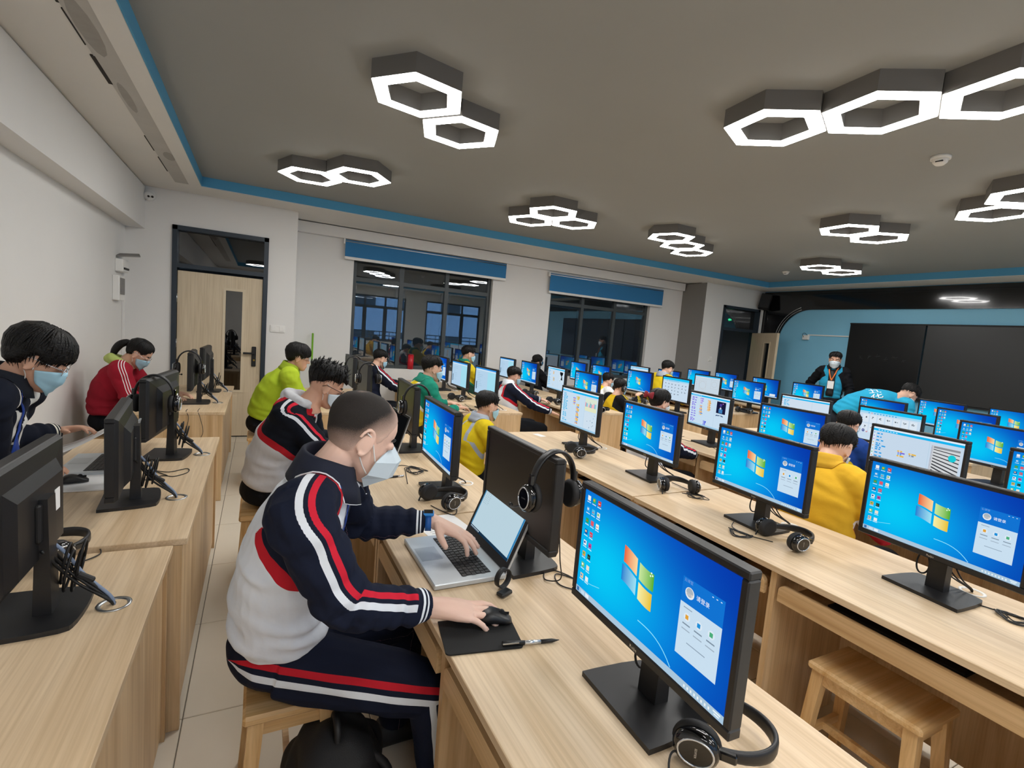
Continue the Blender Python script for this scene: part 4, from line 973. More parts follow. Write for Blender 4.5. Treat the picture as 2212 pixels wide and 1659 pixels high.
def person(label, head, hyaw=0, hpitch=.3, hroll=0, byaw=0, pelvis=None, s=1., near=False, skincol='#dcae95', hair='short',
           mask='surg', jacket=dict(torso='#1a2340'), trousers=dict(torso='#14161c'), wrists=None, handdirs=None, curls=None, glasses=None,
           legs='sit', knee=None, collar=None, hood=None, bulk=1., seed=0, shoulders=None, vest=None, poles=None, thumbs_=((.75,.75,-.35),)*2, torso_mid=None, hs=1., seam=0., flap=.8, piping=None, wo=.022, arm=1., ankle=None, floor_legs=True, palms=None, lowpoly=False):
    H = vec(*head); R = rot_head(hyaw, hpitch, hroll); B3 = np.array(Matrix.Rotation(byaw, 3, 'Z')); fwd = B3@vec(1,0,0); lat = B3@vec(0,1,0); up = vec(0,0,1)
    if pelvis is None: pelvis = H-fwd*.20*s-vec(0,0,.66*s)
    Pv = vec(*pelvis)
    root = thing('person', label, 'person', (Pv[0], Pv[1], 0)); O = vec(Pv[0], Pv[1], 0)
    def put(mb_or_me, name, m, parent=root, rm=None, sm=3):
        me = mb_or_me
        if isinstance(me, MB): me = me.mesh(name, m if isinstance(m, list) else [m]) if rm is None else remesh(me, rm, sm)
        if rm is not None: me.materials.clear(); me.materials.append(m)
        setco(me, coords(me)-O); me.name = name
        return link(name, me, parent)
    vb, vj = (.0035, .0042) if near else (.006, .009)
    neck = H+R@(vec(-.040,0,-.095)*s)-vec(0,0,.028*s)-fwd*.010*s          # base of the neck
    # spine
    mid = (Pv+neck)/2-fwd*.05*s if torso_mid is None else vec(*torso_mid)
    SPN = spline([Pv, mid, neck], 10); n = len(SPN)
    Lr, Rr = (neck-up*.055*s+lat*.155*s*bulk-fwd*.005, neck-up*.055*s-lat*.155*s*bulk-fwd*.005) if shoulders is None else (vec(*shoulders[0]), vec(*shoulders[1]))
    lat_top = unit(Lr-Rr)
    def torso(mb, k=1., hem=True):
        rings = []
        for i,(t,hw,hd) in enumerate(((.14,.150,.112),(.172,.174,.136),(.26,.174,.136),(.4,.172,.132),(.6,.178,.128),(.76,.172,.115),(.87,.140,.098),(.95,.088,.076),(1.,.066,.064))):
            j = t*(n-1); i0 = min(int(j), n-2); c = SPN[i0]*(1-(j-i0))+SPN[i0+1]*(j-i0); tg = unit(SPN[min(i0+2,n-1)]-SPN[max(i0-1,0)])
            l_ = unit(lat*(1-t)+lat_top*t); l_ = unit(l_-np.dot(l_,tg)*tg); f_ = np.cross(l_, tg)*1.
            b_ = bulk if t < .8 else 1
            rings.append(ring_e(c, l_, f_, hw*s*k*b_, hd*s*k*b_, 28, .88))
        mb.loft(rings)
    # arms
    W = wrists or [Pv+fwd*.36*s+lat*.16*s+up*.20*s, Pv+fwd*.36*s-lat*.16*s+up*.20*s]; W = [vec(*p) for p in W]
    pol = poles or [-up*1.0+lat*.6-fwd*.3, -up*1.0-lat*.6-fwd*.3]
    arms = []
    for S_, W_, p in zip((Lr, Rr), W, pol):
        E = arm_path(S_, W_, .275*s*arm, .255*s*arm, p); arms.append((S_, E, W_))
    jk = MB(); torso(jk)
    bd = MB(); torso(bd, .60)
    paths = []
    for i,(S_, E, W_) in enumerate(arms):
        inn = neck*.55+S_*.45-up*.03*s
        pth = spline([inn, S_, S_*.55+E*.45, E*.93+S_*.07, E*.9+W_*.1, E*.5+W_*.5, W_], 4); m_ = len(pth)
        rr = np.interp(np.linspace(0,1,m_), (0,.16,.33,.52,.68,.85,.95,1), np.array((.072,.082,.074,.066,.062,.054,.048,.039))*s*(.5+.5*bulk))
        paths.append(pth); jk.tube(pth, list(rr), n=16); jk.ball(S_, .074*s, n=14, k=9)
        bd.tube(pth, list(rr*.62), n=10); bd.tube([W_+(E-W_)*.2, W_], [.026*s,.025*s], n=10)
    hd_ = handdirs or [None, None]; nails = []
    cr = curls or [((.35,.4,.3),)*4]*2
    for i,(S_, E, W_) in enumerate(arms):
        a, nrm = hd_[i] if hd_[i] is not None else (unit(W_-E)*.6+fwd*.6-up*.15, up)
        nails += hand_mb(bd, W_+unit(W_-E)*wo*s, np.array(a,float), np.array(nrm,float), -1 if i == 0 else 1, cr[i], s*.98*hs, thumb=thumbs_[i], n_=8)
    # head
    hz = np.linspace(-.120,.113,26); bd.loft([[tuple(H+R@(head_pt(z,2*PI*j/32)*s)) for j in range(32)] for z in hz])
    L3 = lambda *p: H+R@(vec(*p)*s)
    bd.tube([L3(-.018,0,-.03), L3(-.026,0,-.085), neck+up*.0*s, neck-up*.06*s], [.048*s,.053*s,.06*s,.07*s], n=18)
    bd.tube([L3(.086,0,.012),L3(.094,0,-.008),L3(.105,0,-.028),L3(.098,0,-.038)], [.007*s,.009*s,.0125*s,.009*s], n=10)
    for sy in (1,-1):
        bd.ball(L3(.092,sy*.012,-.034), .0085*s, n=8, k=6); bd.ball(L3(.074,sy*.034,.003), (.015*s,.019*s,.013*s), n=10, k=7, R=R)
        bd.ball(L3(-.004,sy*.0735,-.012), (.020*s,.0055*s,.031*s), n=12, k=8, R=R@np.array(Matrix.Rotation(sy*.35,3,'Z')))
        bd.tube([L3(-.006+.021*math.cos(t),sy*(.0800+.005*math.cos(t+PI)),-.008+.034*math.sin(t)) for t in np.linspace(-1.9,2.9,12)], .0048*s, n=6)
        bd.ball(L3(-.002,sy*.076,-.040),(.008*s,.005*s,.010*s),n=8,k=6,R=R)
    bd.ball(L3(.089,0,-.064),(.008*s,.022*s,.006*s),n=10,k=6,R=R); bd.ball(L3(.088,0,-.075),(.008*s,.019*s,.007*s),n=10,k=6,R=R)
    bm_ = remesh(bd, vb, 2); bm_.materials.clear(); bm_.materials.append(skin(skincol)); setco(bm_, coords(bm_)-O); bm_.name = 'body'; body = link('body', bm_, root)
    for sy in (1,-1):
        e = MB(); e.ball(L3(.080,sy*.033,.000),(.0095*s,.013*s,.0055*s),n=10,k=8,R=R); ey = put(e,'eye',M['eye'],root)
        e = MB(); e.ball(L3(.0865,sy*.032,-.001),(.004*s,.0058*s,.0052*s),n=10,k=8,R=R); put(e,'iris',M['iris'],ey)
        hb = lambda z,a_: H+R@(head_pt(z,sy*a_,.003)*s); e = MB(); e.tube([hb(.017,.17),hb(.022,.36),hb(.023,.55),hb(.018,.72)],[.003*s,.0042*s,.0036*s,.0012*s],n=6); put(e,'eyebrow',M['hair'],root)
        if not mask or near:
            e = MB(); e.tube([L3(.0885,sy*.019,.004),L3(.0895,sy*.033,.0072),L3(.080,sy*.047,.002)],.0013*s,n=5); put(e,'eyelash',M['hair'],root)
    # hair
    hm = hair_mesh(hair, R, H, s, seed)
    if hair == 'buzz':
        me = hm.mesh('hair', [buzz_mat(skincol)]); P = (coords(me)-H)@R/s
        fd = np.clip((P[:,2]-np.interp(np.abs(np.arctan2(P[:,1],P[:,0]+.01)),(0,.6,1.0,1.4,1.9,PI),(.066,.058,.022,.000,-.055,-.085)))/.075,0,1)**.8
        cow = np.exp(-(((P[:,0]+.050)/.009)**2+((P[:,1]+.012)/.009)**2))*(P[:,2]>.05)
        setattr3(me, 'fade', np.stack([fd*(1-.45*cow), cow, fd*0],1)); put(me, 'hair', None)
    else: put(hm, 'hair', M['hair'])
    if hair == 'pony':
        e = MB(); e.ball(L3(-.104,0,.028),(.012*s,.022*s,.022*s),n=10,k=7,R=R); put(e,'hair_tie',M['white'])
    if hair == 'bow':
        e = MB()
        for sy in (1,-1): e.loft([ring_e(L3(-.145,sy*d,.04),R@vec(1,0,0),R@vec(0,0,1),a_*s,b_*s,10) for d,a_,b_ in ((.004,.008,.012),(.03,.012,.030),(.058,.008,.034),(.064,.003,.03))])
        e.ball(L3(-.148,0,.04),(.013*s,.013*s,.015*s)); put(e,'hair_bow',M.get('bow') or M.setdefault('bow',mat('bow_red','#8a1626',.7,noise=.1)))
    # mask
    if mask:
        kind = 'boat' if mask == 'boat' else 'surg'
        mm = make_boatmask(R,H,s) if kind == 'boat' else make_mask(R,H,s,'surg'); mo = put(mm, 'face_mask', M['mask_white'] if mask in ('white','boat') else M['mask_blue'])
        so = mo.modifiers.new('thickness','SOLIDIFY'); so.thickness = .0018
        for sy in (1,-1):
            t0, b0 = ((.047,-.048),(.042,-.086)) if kind == 'boat' else ((.016,-.036),(.012,-.080)); q = lambda x,z,e=.003: L3(x, sy*(side_y(x,z)+e), z)
            e0 = .012 if kind == 'boat' else .009; rr = .0019 if near else .0017*s
            st = MB().tube(spline([q(*t0,e0),q(t0[0]*.6+.004,t0[1]*.55,.006),q(.008,.006,.006),L3(-.012,sy*.080,.016)],4),rr,n=6); put(st,'ear_loop',M['white'],mo)
            st = MB().tube(spline([q(*b0,e0),q(b0[0]*.5,b0[1]*.8,.006),L3(-.008,sy*.0785,-.042)],4),rr,n=6); put(st,'ear_loop',M['white'],mo)
    if glasses:
        gm = M['blackm'] if glasses == 'black' else M['silver']; g = MB()
        for sy in (1,-1):
            c = (.098,sy*.034,-.004); g.tube([L3(c[0]-.012*abs(math.sin(t))*0-.010*(1 if math.cos(t)*sy<-2 else 0),c[1]+.024*math.cos(t),c[2]+.018*math.sin(t)) for t in np.linspace(0,2*PI,19)],.0016*s,n=6)
            g.tube([L3(.097,sy*.058,.002),L3(.05,sy*.077,.004),L3(-.01,sy*.081,.006),L3(-.03,sy*.079,-.008)],.0018*s,n=6)
        g.tube([L3(.098,-.011,-.001),L3(.101,0,.002),L3(.098,.011,-.001)],.0015*s,n=6); go = put(g,'glasses',gm)
        for sy in (1,-1):
            l_ = MB(); l_.add([tuple(L3(.098,sy*.034+.023*math.cos(t),-.004+.017*math.sin(t))) for t in np.linspace(0,2*PI,16,endpoint=False)],[tuple(range(16))]); put(l_,'lens',M['lens'],go)
    # jacket
    jm = remesh(jk, vj, 4 if near else 3); P = coords(jm)
    w_ = wrinkle(P, .0045*s if near else .004*s, 26 if near else 22, seed); displace(jm, w_); P = coords(jm)
    fold = np.zeros(len(P))
    for i,(S_, E, W_) in enumerate(arms):
        d, arc, tan, rad, L = poly_param(P, [S_, E, W_]); l1 = np.linalg.norm(E-S_); on = np.clip((.095*s-d)/.02,0,1)
        an = np.arctan2((rad*np.cross(tan, lat)).sum(1), (rad@lat)); q = wrinkle(P, 1, 17, seed+i)
        fold += on*(.0065*s*np.sin(arc*95+1.5*np.cos(an+.6)+2.2*q)*np.exp(-((arc-l1)/.085)**2)+.005*s*np.sin(arc*120+1.2*np.cos(an)+2*q)*np.exp(-((L-arc-.075)/.05)**2)+.004*s*np.sin(arc*70+2*np.cos(an)+2*q)*np.exp(-((arc-.06)/.08)**2))
    hz_ = P[:,2]-(Pv[2]+.09); fold += .005*s*np.sin(hz_*60+3.2*wrinkle(P,1,10,seed+5)+P@fwd*9)*np.exp(-(hz_/.14)**2)+.0022*s*np.sin(hz_*34+4.5*wrinkle(P,1,9,seed+8))
    displace(jm, fold); P = coords(jm)
    zone = np.zeros((len(P),3)); zone[:,0] = -1; zone[:,2] = 1
    dn = np.full(len(P), 1e9)
    for i,(S_, E, W_) in enumerate(arms):
        sd = 1 if i == 0 else -1; A = neck+lat_top*sd*.060*s+up*.012*s; Bp = S_-lat_top*sd*.045*s-up*.15*s
        ab = unit(Bp-A); nrm = np.cross(fwd, ab); nrm = unit(nrm); 
        if np.dot(nrm, lat_top*sd) < 0: nrm = -nrm
        pl = (P-A)@nrm-seam*s
        zp = spline([A-lat_top*sd*.02, S_*.9+A*.1-up*.012*s, S_*.55+E*.45, E*.92+S_*.08, E*.86+W_*.14, E*.5+W_*.5, W_], 18); d, arc, tan, rad, L = poly_param(P, zp); l0 = np.linalg.norm(S_-A)+.02
        side = ((P-neck)@lat_top)*sd > 0
        onarm = (d < .085*s*(.5+.5*bulk)) & (arc > l0+.09*s)
        dS = poly_param(P, [S_-up*.02*s, E, W_])[0]; rS = np.interp(arc-l0, (0,.15*s,.3*s,.55*s), np.array((.100,.090,.080,.066))*s*(.5+.5*bulk))
        x = np.where(((P-A)@up > -.17*s) & side, pl, -1); x = np.maximum(x, np.where(arc > l0-.02, 1.45*rS-dS, -1)); on2 = (arc > l0-.02) & (dS < 1.7*rS); x = np.where(side | on2, x, -1); onarm = onarm | ((arc > l0+.10*s) & (dS < 1.3*rS))
        ref = unit(lat_top*sd*.70+up*.55+fwd*.25); ref = ref[None,:]-(tan@ref)[:,None]*tan; ref /= np.linalg.norm(ref,axis=1)[:,None]+1e-9
        oth = np.cross(tan, ref)*sd; rn_ = np.linalg.norm(rad,axis=1)+1e-9; ang = np.arctan2((rad*oth).sum(1), (rad*ref).sum(1)); y = ang*np.maximum(rn_,.035*s)
        k = (d < dn) & (side | onarm); zone[k,0] = x[k]; zone[k,1] = y[k]; zone[k,2] = np.where(onarm, np.maximum(L-arc,0.0005), 1)[k]; dn[k] = d[k]
    setattr3(jm, 'zone', zone); jm.materials.clear(); jm.materials.append(jacket_mat(**jacket)); jm.name='jacket'; setco(jm, P-O); jo = link('jacket', jm, root)
    # collar / hood
    if collar:
        from mathutils.bvhtree import BVHTree
        bv = BVHTree.FromPolygons([tuple(v.co) for v in jm.vertices], [tuple(q.vertices) for q in jm.polygons])
        c = MB(); nn = 36; rings = []; tg = unit(unit(neck-SPN[-4])*.6+up*.5); l_ = unit(lat_top-np.dot(lat_top,tg)*tg); f_ = np.cross(l_, tg)
        gap = .30; TT = np.linspace(gap, 2*PI-gap, nn); k_ = flap
        for h_, r1, fl in ((-.03,.070,0),(.02,.067,0),(.050,.068,0),(.057,.072,0),(.052,.077,0),(.032,.083,.3),(.008,.090,.6),(-.016,.098,1.)):
            r = []
            for t in TT:
                fr = max(0, math.cos(t)); hh = h_-.022*fr**2*(h_ > .03)-fl*(.012+.030*fr**2)*(k_-.3); rr = r1+fl*.02*fr**2*k_+(.0 if fl == 0 else (k_-1)*.012)
                p = neck+tg*hh*s+(l_*math.sin(t)*rr*1.02+f_*math.cos(t)*rr*.98)*s
                if fl:
                    hit = bv.ray_cast(Vector(p-O+vec(0,0,.12)), Vector((0,0,-1)), .24)
                    if hit[0] is not None: p[2] = max(p[2], hit[0][2]+.005)
                r.append(tuple(p))
            rings.append(r)
        c.loft(rings, cap=False, closed=False); co_ = put(c, 'collar', mat('collar_cloth',collar,.85,noise=.06,nscale=60)); so = co_.modifiers.new('thickness','SOLIDIFY'); so.thickness = .004; so.offset = 0
        put(MB().tube(rings[-1], .0022*s, n=6), 'collar_piping', mat('collar_piping', piping or collar, .8), co_)
    if hood:
        c = MB(); P0 = [neck+lat_top*.085*s*math.sin(t)-fwd*(.075*math.cos(t)+.025)*s+up*(.005+.025*math.cos(t))*s for t in np.linspace(-2.3,2.3,15)]
        c.tube(P0,[(.018+.030*max(0,math.cos(t*.62)))*s for t in np.linspace(-2.3,2.3,15)],n=12); me = remesh(c,vj,3); displace(me, wrinkle(coords(me),.006*s,45,seed)); me.materials.clear(); me.materials.append(mat('hood_cloth',hood,.85,noise=.05,nscale=60)); setco(me,coords(me)-O); link('hood',me,root)
    # trousers and shoes
    tr = MB(); hipL, hipR = Pv+lat*.088*s, Pv-lat*.088*s; legp = []
    tr.ball(Pv+up*.01,(.15*s,.175*s,.11*s),n=20,k=12,R=B3)
    for i,hp in enumerate((hipL,hipR)):
        sd = 1 if i == 0 else -1
        if legs == 'sit':
            kn = (hp+fwd*.42*s+lat*sd*.06*s-up*.02) if knee is None else vec(*knee[i]); an = vec(*(kn[:2]-fwd[:2]*.05*s), .09*s) if ankle is None else vec(*ankle[i])
        else: kn = vec(hp[0]+fwd[0]*.03,hp[1]+fwd[1]*.03,Pv[2]*.53); an = vec(hp[0],hp[1],.09*s)
        pth = spline([hp-up*.0, hp*.5+kn*.5, kn*.94+hp*.06, kn*.93+an*.07, kn*.5+an*.5, an], 4); rr = np.interp(np.linspace(0,1,len(pth)),(0,.3,.42,.55,.8,1),np.array((.098,.088,.075,.072,.060,.055))*s)
        tr.tube(pth, list(rr), n=16); legp.append([hp,kn,an])
        sh = MB(); sh.loft([ring_e(vec(an[0],an[1],0)+fwd*d*s+up*h_*s, lat, up, w2*s, h_*s, 14, .8) for d,w2,h_ in ((-.075,.03,.03),(-.05,.042,.045),(.02,.045,.048),(.10,.048,.034),(.16,.042,.026),(.185,.02,.016))]); put(sh,'shoe',M['shoe'])
    tm_ = remesh(tr, vj, 4); P = coords(tm_); displace(tm_, wrinkle(P,.004*s,24,seed+3)); P = coords(tm_); zone = np.zeros((len(P),3)); zone[:,2]=1; dn = np.full(len(P),1e9)
    for i,(a,b,c) in enumerate(legp):
        sd = 1 if i == 0 else -1; d, arc, tan, rad, L = poly_param(P,[a-fwd*.05,b,c]); ref = unit(lat*sd+up*.25); ref = ref[None,:]-(tan@ref)[:,None]*tan; ref/=np.linalg.norm(ref,axis=1)[:,None]+1e-9
        oth = np.cross(tan,ref)*sd; rn_=np.linalg.norm(rad,axis=1)+1e-9; y = np.arctan2((rad*oth).sum(1),(rad*ref).sum(1))*np.maximum(rn_,.05); k = d<dn; zone[k,0]=1; zone[k,1]=y[k]; dn[k]=d[k]
    setattr3(tm_,'zone',zone); tm_.materials.clear(); tm_.materials.append(jacket_mat(**trousers)); setco(tm_,P-O); tm_.name='trousers'; link('trousers',tm_,root)
    if near:
        for p,d,nn in nails:
            e=MB(); d=unit(d); nn=unit(nn-np.dot(nn,d)*d); e.ball(p,(.0058,.0048,.0014),n=10,k=6,R=np.stack([d,np.cross(nn,d),nn],1)); put(e,'finger_nail',M['nail'])
    return dict(root=root,O=O,arms=arms,neck=neck,R=R,H=H,fwd=fwd,lat=lat,put=put,L3=L3,s=s,jacket=jo)
_bz={}
def buzz_mat(skincol):
    if skincol in _bz: return _bz[skincol]
    m,nt,b=newmat('cropped_hair'); N=nt.nodes.new; L=nt.links.new; at=N('ShaderNodeAttribute'); at.attribute_name='fade'; sx=N('ShaderNodeSeparateXYZ'); L(at.outputs['Vector'],sx.inputs[0])
    tc=N('ShaderNodeTexCoord'); t=N('ShaderNodeTexNoise'); t.inputs['Scale'].default_value=600; t.inputs['Detail'].default_value=3; L(tc.outputs['Object'],t.inputs['Vector'])
    q=N('ShaderNodeMath'); q.operation='MULTIPLY_ADD'; L(t.outputs['Fac'],q.inputs[0]); q.inputs[1].default_value=.3; q.inputs[2].default_value=-.12
    ad=N('ShaderNodeMath'); ad.operation='ADD'; L(sx.outputs[0],ad.inputs[0]); L(q.outputs[0],ad.inputs[1]); ad.use_clamp=True
    mx=N('ShaderNodeMixRGB'); L(ad.outputs[0],mx.inputs[0]); mx.inputs[1].default_value=(*lin(skincol),1); mx.inputs[2].default_value=(*lin('#302c2a'),1); L(mx.outputs[0],b.inputs['Base Color']); b.inputs['Roughness'].default_value=.75; b.inputs['Specular IOR Level'].default_value=.2
    bp=N('ShaderNodeBump'); bp.inputs['Strength'].default_value=.35; bp.inputs['Distance'].default_value=.002; L(t.outputs['Fac'],bp.inputs['Height']); L(bp.outputs[0],b.inputs['Normal']); _bz[skincol]=m; return m
# ------------------------------------------------------------------ headsets, cords, grommets
def hang(label, x_, y_, ztop, rz=PI/2, tilt=0.): return headset(label, (x_, y_, ztop-.117), (tilt, 0, rz))
def lay(label, x_, y_, th, z=DZ, roll=0.): return headset(label, (x_, y_, z+.043), (roll, PI/2, th))
TOP = DZ+.295+.16
hang('black headset hanging over the switched-off monitor behind the laptop', .868, 1.335, TOP+.003, PI/2+.12, .02)
hang('black headset hanging on the dark monitor before the boy with spiky hair', .905, 3.05, TOP+.003, PI/2-.05)
hang('black headset hanging on the first monitor beyond the cross aisle, second row', .905, 4.64, TOP+.003, PI/2)
hang('black headset hanging on the farthest monitor of the second row', .905, 5.44, TOP+.003, PI/2+.1)
hang('black headset hanging on the third monitor by the back wall', -.475, 3.12, TOP+.003, PI/2-.1)
hang('black headset hanging on the far monitor by the back wall near the door', -.515, 4.95, TOP+.003, PI/2)
lay('large black headset lying at the base of the nearest lit monitor', .89, .665, -.9)
lay('black headset lying under the lit monitor behind the shaven-headed boy', .80, 2.17, .35)
lay('black headset lying under the second lit monitor of the third row', 2.13, 1.34, -.15)
lay('black headset lying under the third lit monitor of the third row', 2.20, 2.06, 1.1)
lay('black headset lying beside the monitor with the pink city picture', 2.08, 2.91, -.2)
lay('black headset lying on the wooden desk behind the first monitor by the back wall', -.60, 2.03, .9, DZ-.016)
lay('black headset lying below the pale document monitor beyond the aisle', 2.10, 5.45, .3)
lay('black headset lying at the near corner of the fourth row desk beyond the aisle', 3.62, 4.72, -.1)
lay('black headset on the desk beside the boy in navy and white', 3.42, 6.05, .4)
lay('black headset lying beside the coding monitor with the black figure', 3.36, 5.3, .1)
lay('black headset on the sixth row desk under the lit monitor', 6.12, 4.68, .2)
lay('black headset on the fifth row desk behind the boy wearing headphones', 4.86, 5.42, .5)
lay('black headset on the desk in front of the boy in the yellow jacket', 3.60, 1.95, 1.2)
lay('black headset on the fifth row desk near the window', 4.78, 6.2, .2)

_gr=[None]
def grommet(x_,y_,z,lb,white=False):
    t=thing('cable_grommet',lb,'grommet',(x_,y_,z),group='cable grommets')
    m_=M['white'] if white else M['steel']
    MB().loft([[(r*math.cos(a),r*math.sin(a),h) for a in np.linspace(0,2*PI,28,endpoint=False)] for r,h in ((.032,-.004),(.040,-.001),(.041,.003),(.034,.0035),(.030,.001),(.030,-.004))],cap=False).build('rim',m_,t)
    MB().cyl((0,0,-.004),(0,0,-.0005),.031,n=24).build('hole',M['gscreen'],t); return t
def cord(name,label,pts,r=.0022,m='cable',n=6,cat='cord'):
    P=spline(pts,6); base=np.array(P[0]); o=MB().tube([p-base for p in P],r,n=5).build(name,M[m],None,tuple(base)); tag(o,label,cat); return o
for (t,r_,seat) in MON:
    if r_>2: continue
    mx,my,mz=t.location; gx,gy=mx+.20,my+.0
    if r_==1: gy=my+.09
    if r_==2: gx,gy=mx+.2,my-.06
    wh = r_>0
    grommet(gx,gy,mz,('white' if wh else 'steel')+' ringed cable hole in the desk behind the %s monitor of the %s row'%(ORD[seat],ORD[r_]),wh)
    if r_==0:
        c=thing('cable_bundle','black looped cables hanging behind the %s monitor by the back wall'%ORD[seat],'cables',(mx,my,mz),group='cable bundles by the back wall')
        rn=random.Random(seat)
        MB().tube(spline([(.055,.02,.20),(.09,.03,.15),(.13,.02,.09),(.19,.0,.03),(.2,.0,.0)],5),.0045,n=8).build('network_cable',M['cablegrey'],c)
        for k in range(3): MB().tube(spline([(.055,.02*k-.03,.19),(.085,.02*k,.12),(.12,.01,.07+.015*k),(.185,.008*k-.008,.025),(.2,.004*k,.0)],5),.004,n=7).build('power_cable',M['cable'],c)
        for k in range(4):
            cy,cz,rr=.03+rn.uniform(-.02,.02),.10+rn.uniform(-.02,.03),.035+rn.uniform(-.006,.014)
            MB().tube([(.085+.012*k+.01*math.sin(a),cy+rr*.7*math.cos(a),cz+rr*1.5*math.sin(a)) for a in np.linspace(0,2*PI,18)],.0035,n=6).build('cable_loop',M['cable'],c)
        MB().box((.135,.012,.085),(.045,.016,.016),rot=Euler((0,.6,0)).to_matrix(),ch=.004).build('connector',M['blackm'],c)
    else:
        c=thing('monitor_cables','black cables dropping into the desk behind the %s monitor of the %s row'%(ORD[seat],ORD[r_]),'cables',(mx,my,mz),group='monitor cables')
        for k in range(3): MB().tube(spline([(.05,.03*k-.02,.19),(.08,.03*k-.03,.13),(.12,(gy-my)*.5+.02*k-.02,.06),(gx-mx-.01,gy-my+.006*k,.015),(gx-mx,gy-my,.0)],5),.0028,n=6).build('power_cable',M['cable'],c)
        MB().tube([(.06+.006*math.sin(a*2),.05+.02*math.cos(a),.09+.045*math.sin(a)) for a in np.linspace(0,4*PI,32)],.003,n=6).build('cable_loop',M['cable'],c)
Z0=DZ+.003
def tangle(cx,cy,r,seed,n=14):
    rn=random.Random(seed); n=n*2; return [(cx+rn.uniform(-.25,.25)*r+r*rn.uniform(.5,1)*math.cos(1.05*k),cy+rn.uniform(-.25,.25)*r+1.4*r*rn.uniform(.5,1)*math.sin(1.05*k),Z0+.004*(k%3)) for k in range(n)]
cord('audio_cable','thin black cord looped on the desk beside the laptop',[(.87,1.28,.99),(.90,1.30,.86),(.93,1.33,Z0+.02),(.90,1.38,Z0),(.95,1.44,Z0),(1.0,1.36,Z0),(.98,1.28,Z0),(.93,1.33,Z0),(.96,1.40,Z0),(1.02,1.33,Z0)])
cord('audio_cable','tangled thin black cord on the desk before the spiky-haired boy',[(.70,2.75,Z0),(.78,2.85,Z0)]+tangle(.82,2.72,.06,2)+[(.72,2.5,Z0)])
cord('audio_cable','thin black cord trailing over the joint of the second row desks',[(.83,2.13,Z0),(.84,2.08,Z0),(.80,2.02,Z0),(.76,2.10,Z0),(.74,2.16,Z0)])
cord('audio_cable','coiled black cord beside the second lit monitor of the third row',[(2.08,1.36,Z0)]+tangle(2.0,1.47,.05,4,10)+[(2.12,1.6,Z0)])
cord('audio_cable','coiled black cord beside the third lit monitor of the third row',[(2.2,2.02,Z0)]+tangle(2.24,1.95,.05,6,9)+[(2.3,2.2,Z0)])
cord('audio_cable','tangled black cord at the right edge on the third row desk',[(2.3,.9,Z0),(2.33,.75,Z0)]+tangle(2.34,.64,.045,8,14))
cord('audio_cable','black cord lying in front of the fourth row monitor with the dark picture',[(3.62,3.38,Z0),(3.52,3.36,Z0),(3.50,3.22,Z0),(3.56,3.10,Z0),(3.50,2.9,Z0),(3.46,2.75,Z0)])
cord('audio_cable','tangled black cord at the near end of the third row desk beyond the aisle',tangle(1.98,4.8,.07,10,12)+[(2.1,5.2,Z0)])
cord('audio_cable','thin black cord lying on the desk between the monitors by the back wall',[(-.46,2.80,Z0),(-.40,2.86,Z0),(-.35,2.84,Z0),(-.30,2.90,Z0),(-.31,2.97,Z0),(-.38,2.92,Z0),(-.44,2.95,Z0),(-.38,2.86,Z0)])
cord('audio_cable','thin black cord looped on the near desk by the back wall',[(-.58,2.02,Z0-.014),(-.50,2.1,Z0-.012),(-.45,2.02,Z0-.014),(-.50,1.96,Z0-.014),(-.56,1.98,Z0-.014)])
cord('audio_cable','black cord hanging in a loop over the desk end by the back wall',[(-.50,4.75,Z0),(-.50,4.66,Z0),(-.48,4.63,.70),(-.50,4.625,.55),(-.44,4.62,.50),(-.38,4.622,.58),(-.40,4.63,.70),(-.42,4.66,Z0),(-.42,4.8,Z0)])
cord('audio_cable','thin black cord beside the large headset at the bottom edge',[(.80,.62,Z0),(.76,.64,Z0+.03),(.72,.61,Z0+.02),(.70,.55,Z0),(.74,.52,Z0),(.80,.56,Z0)])

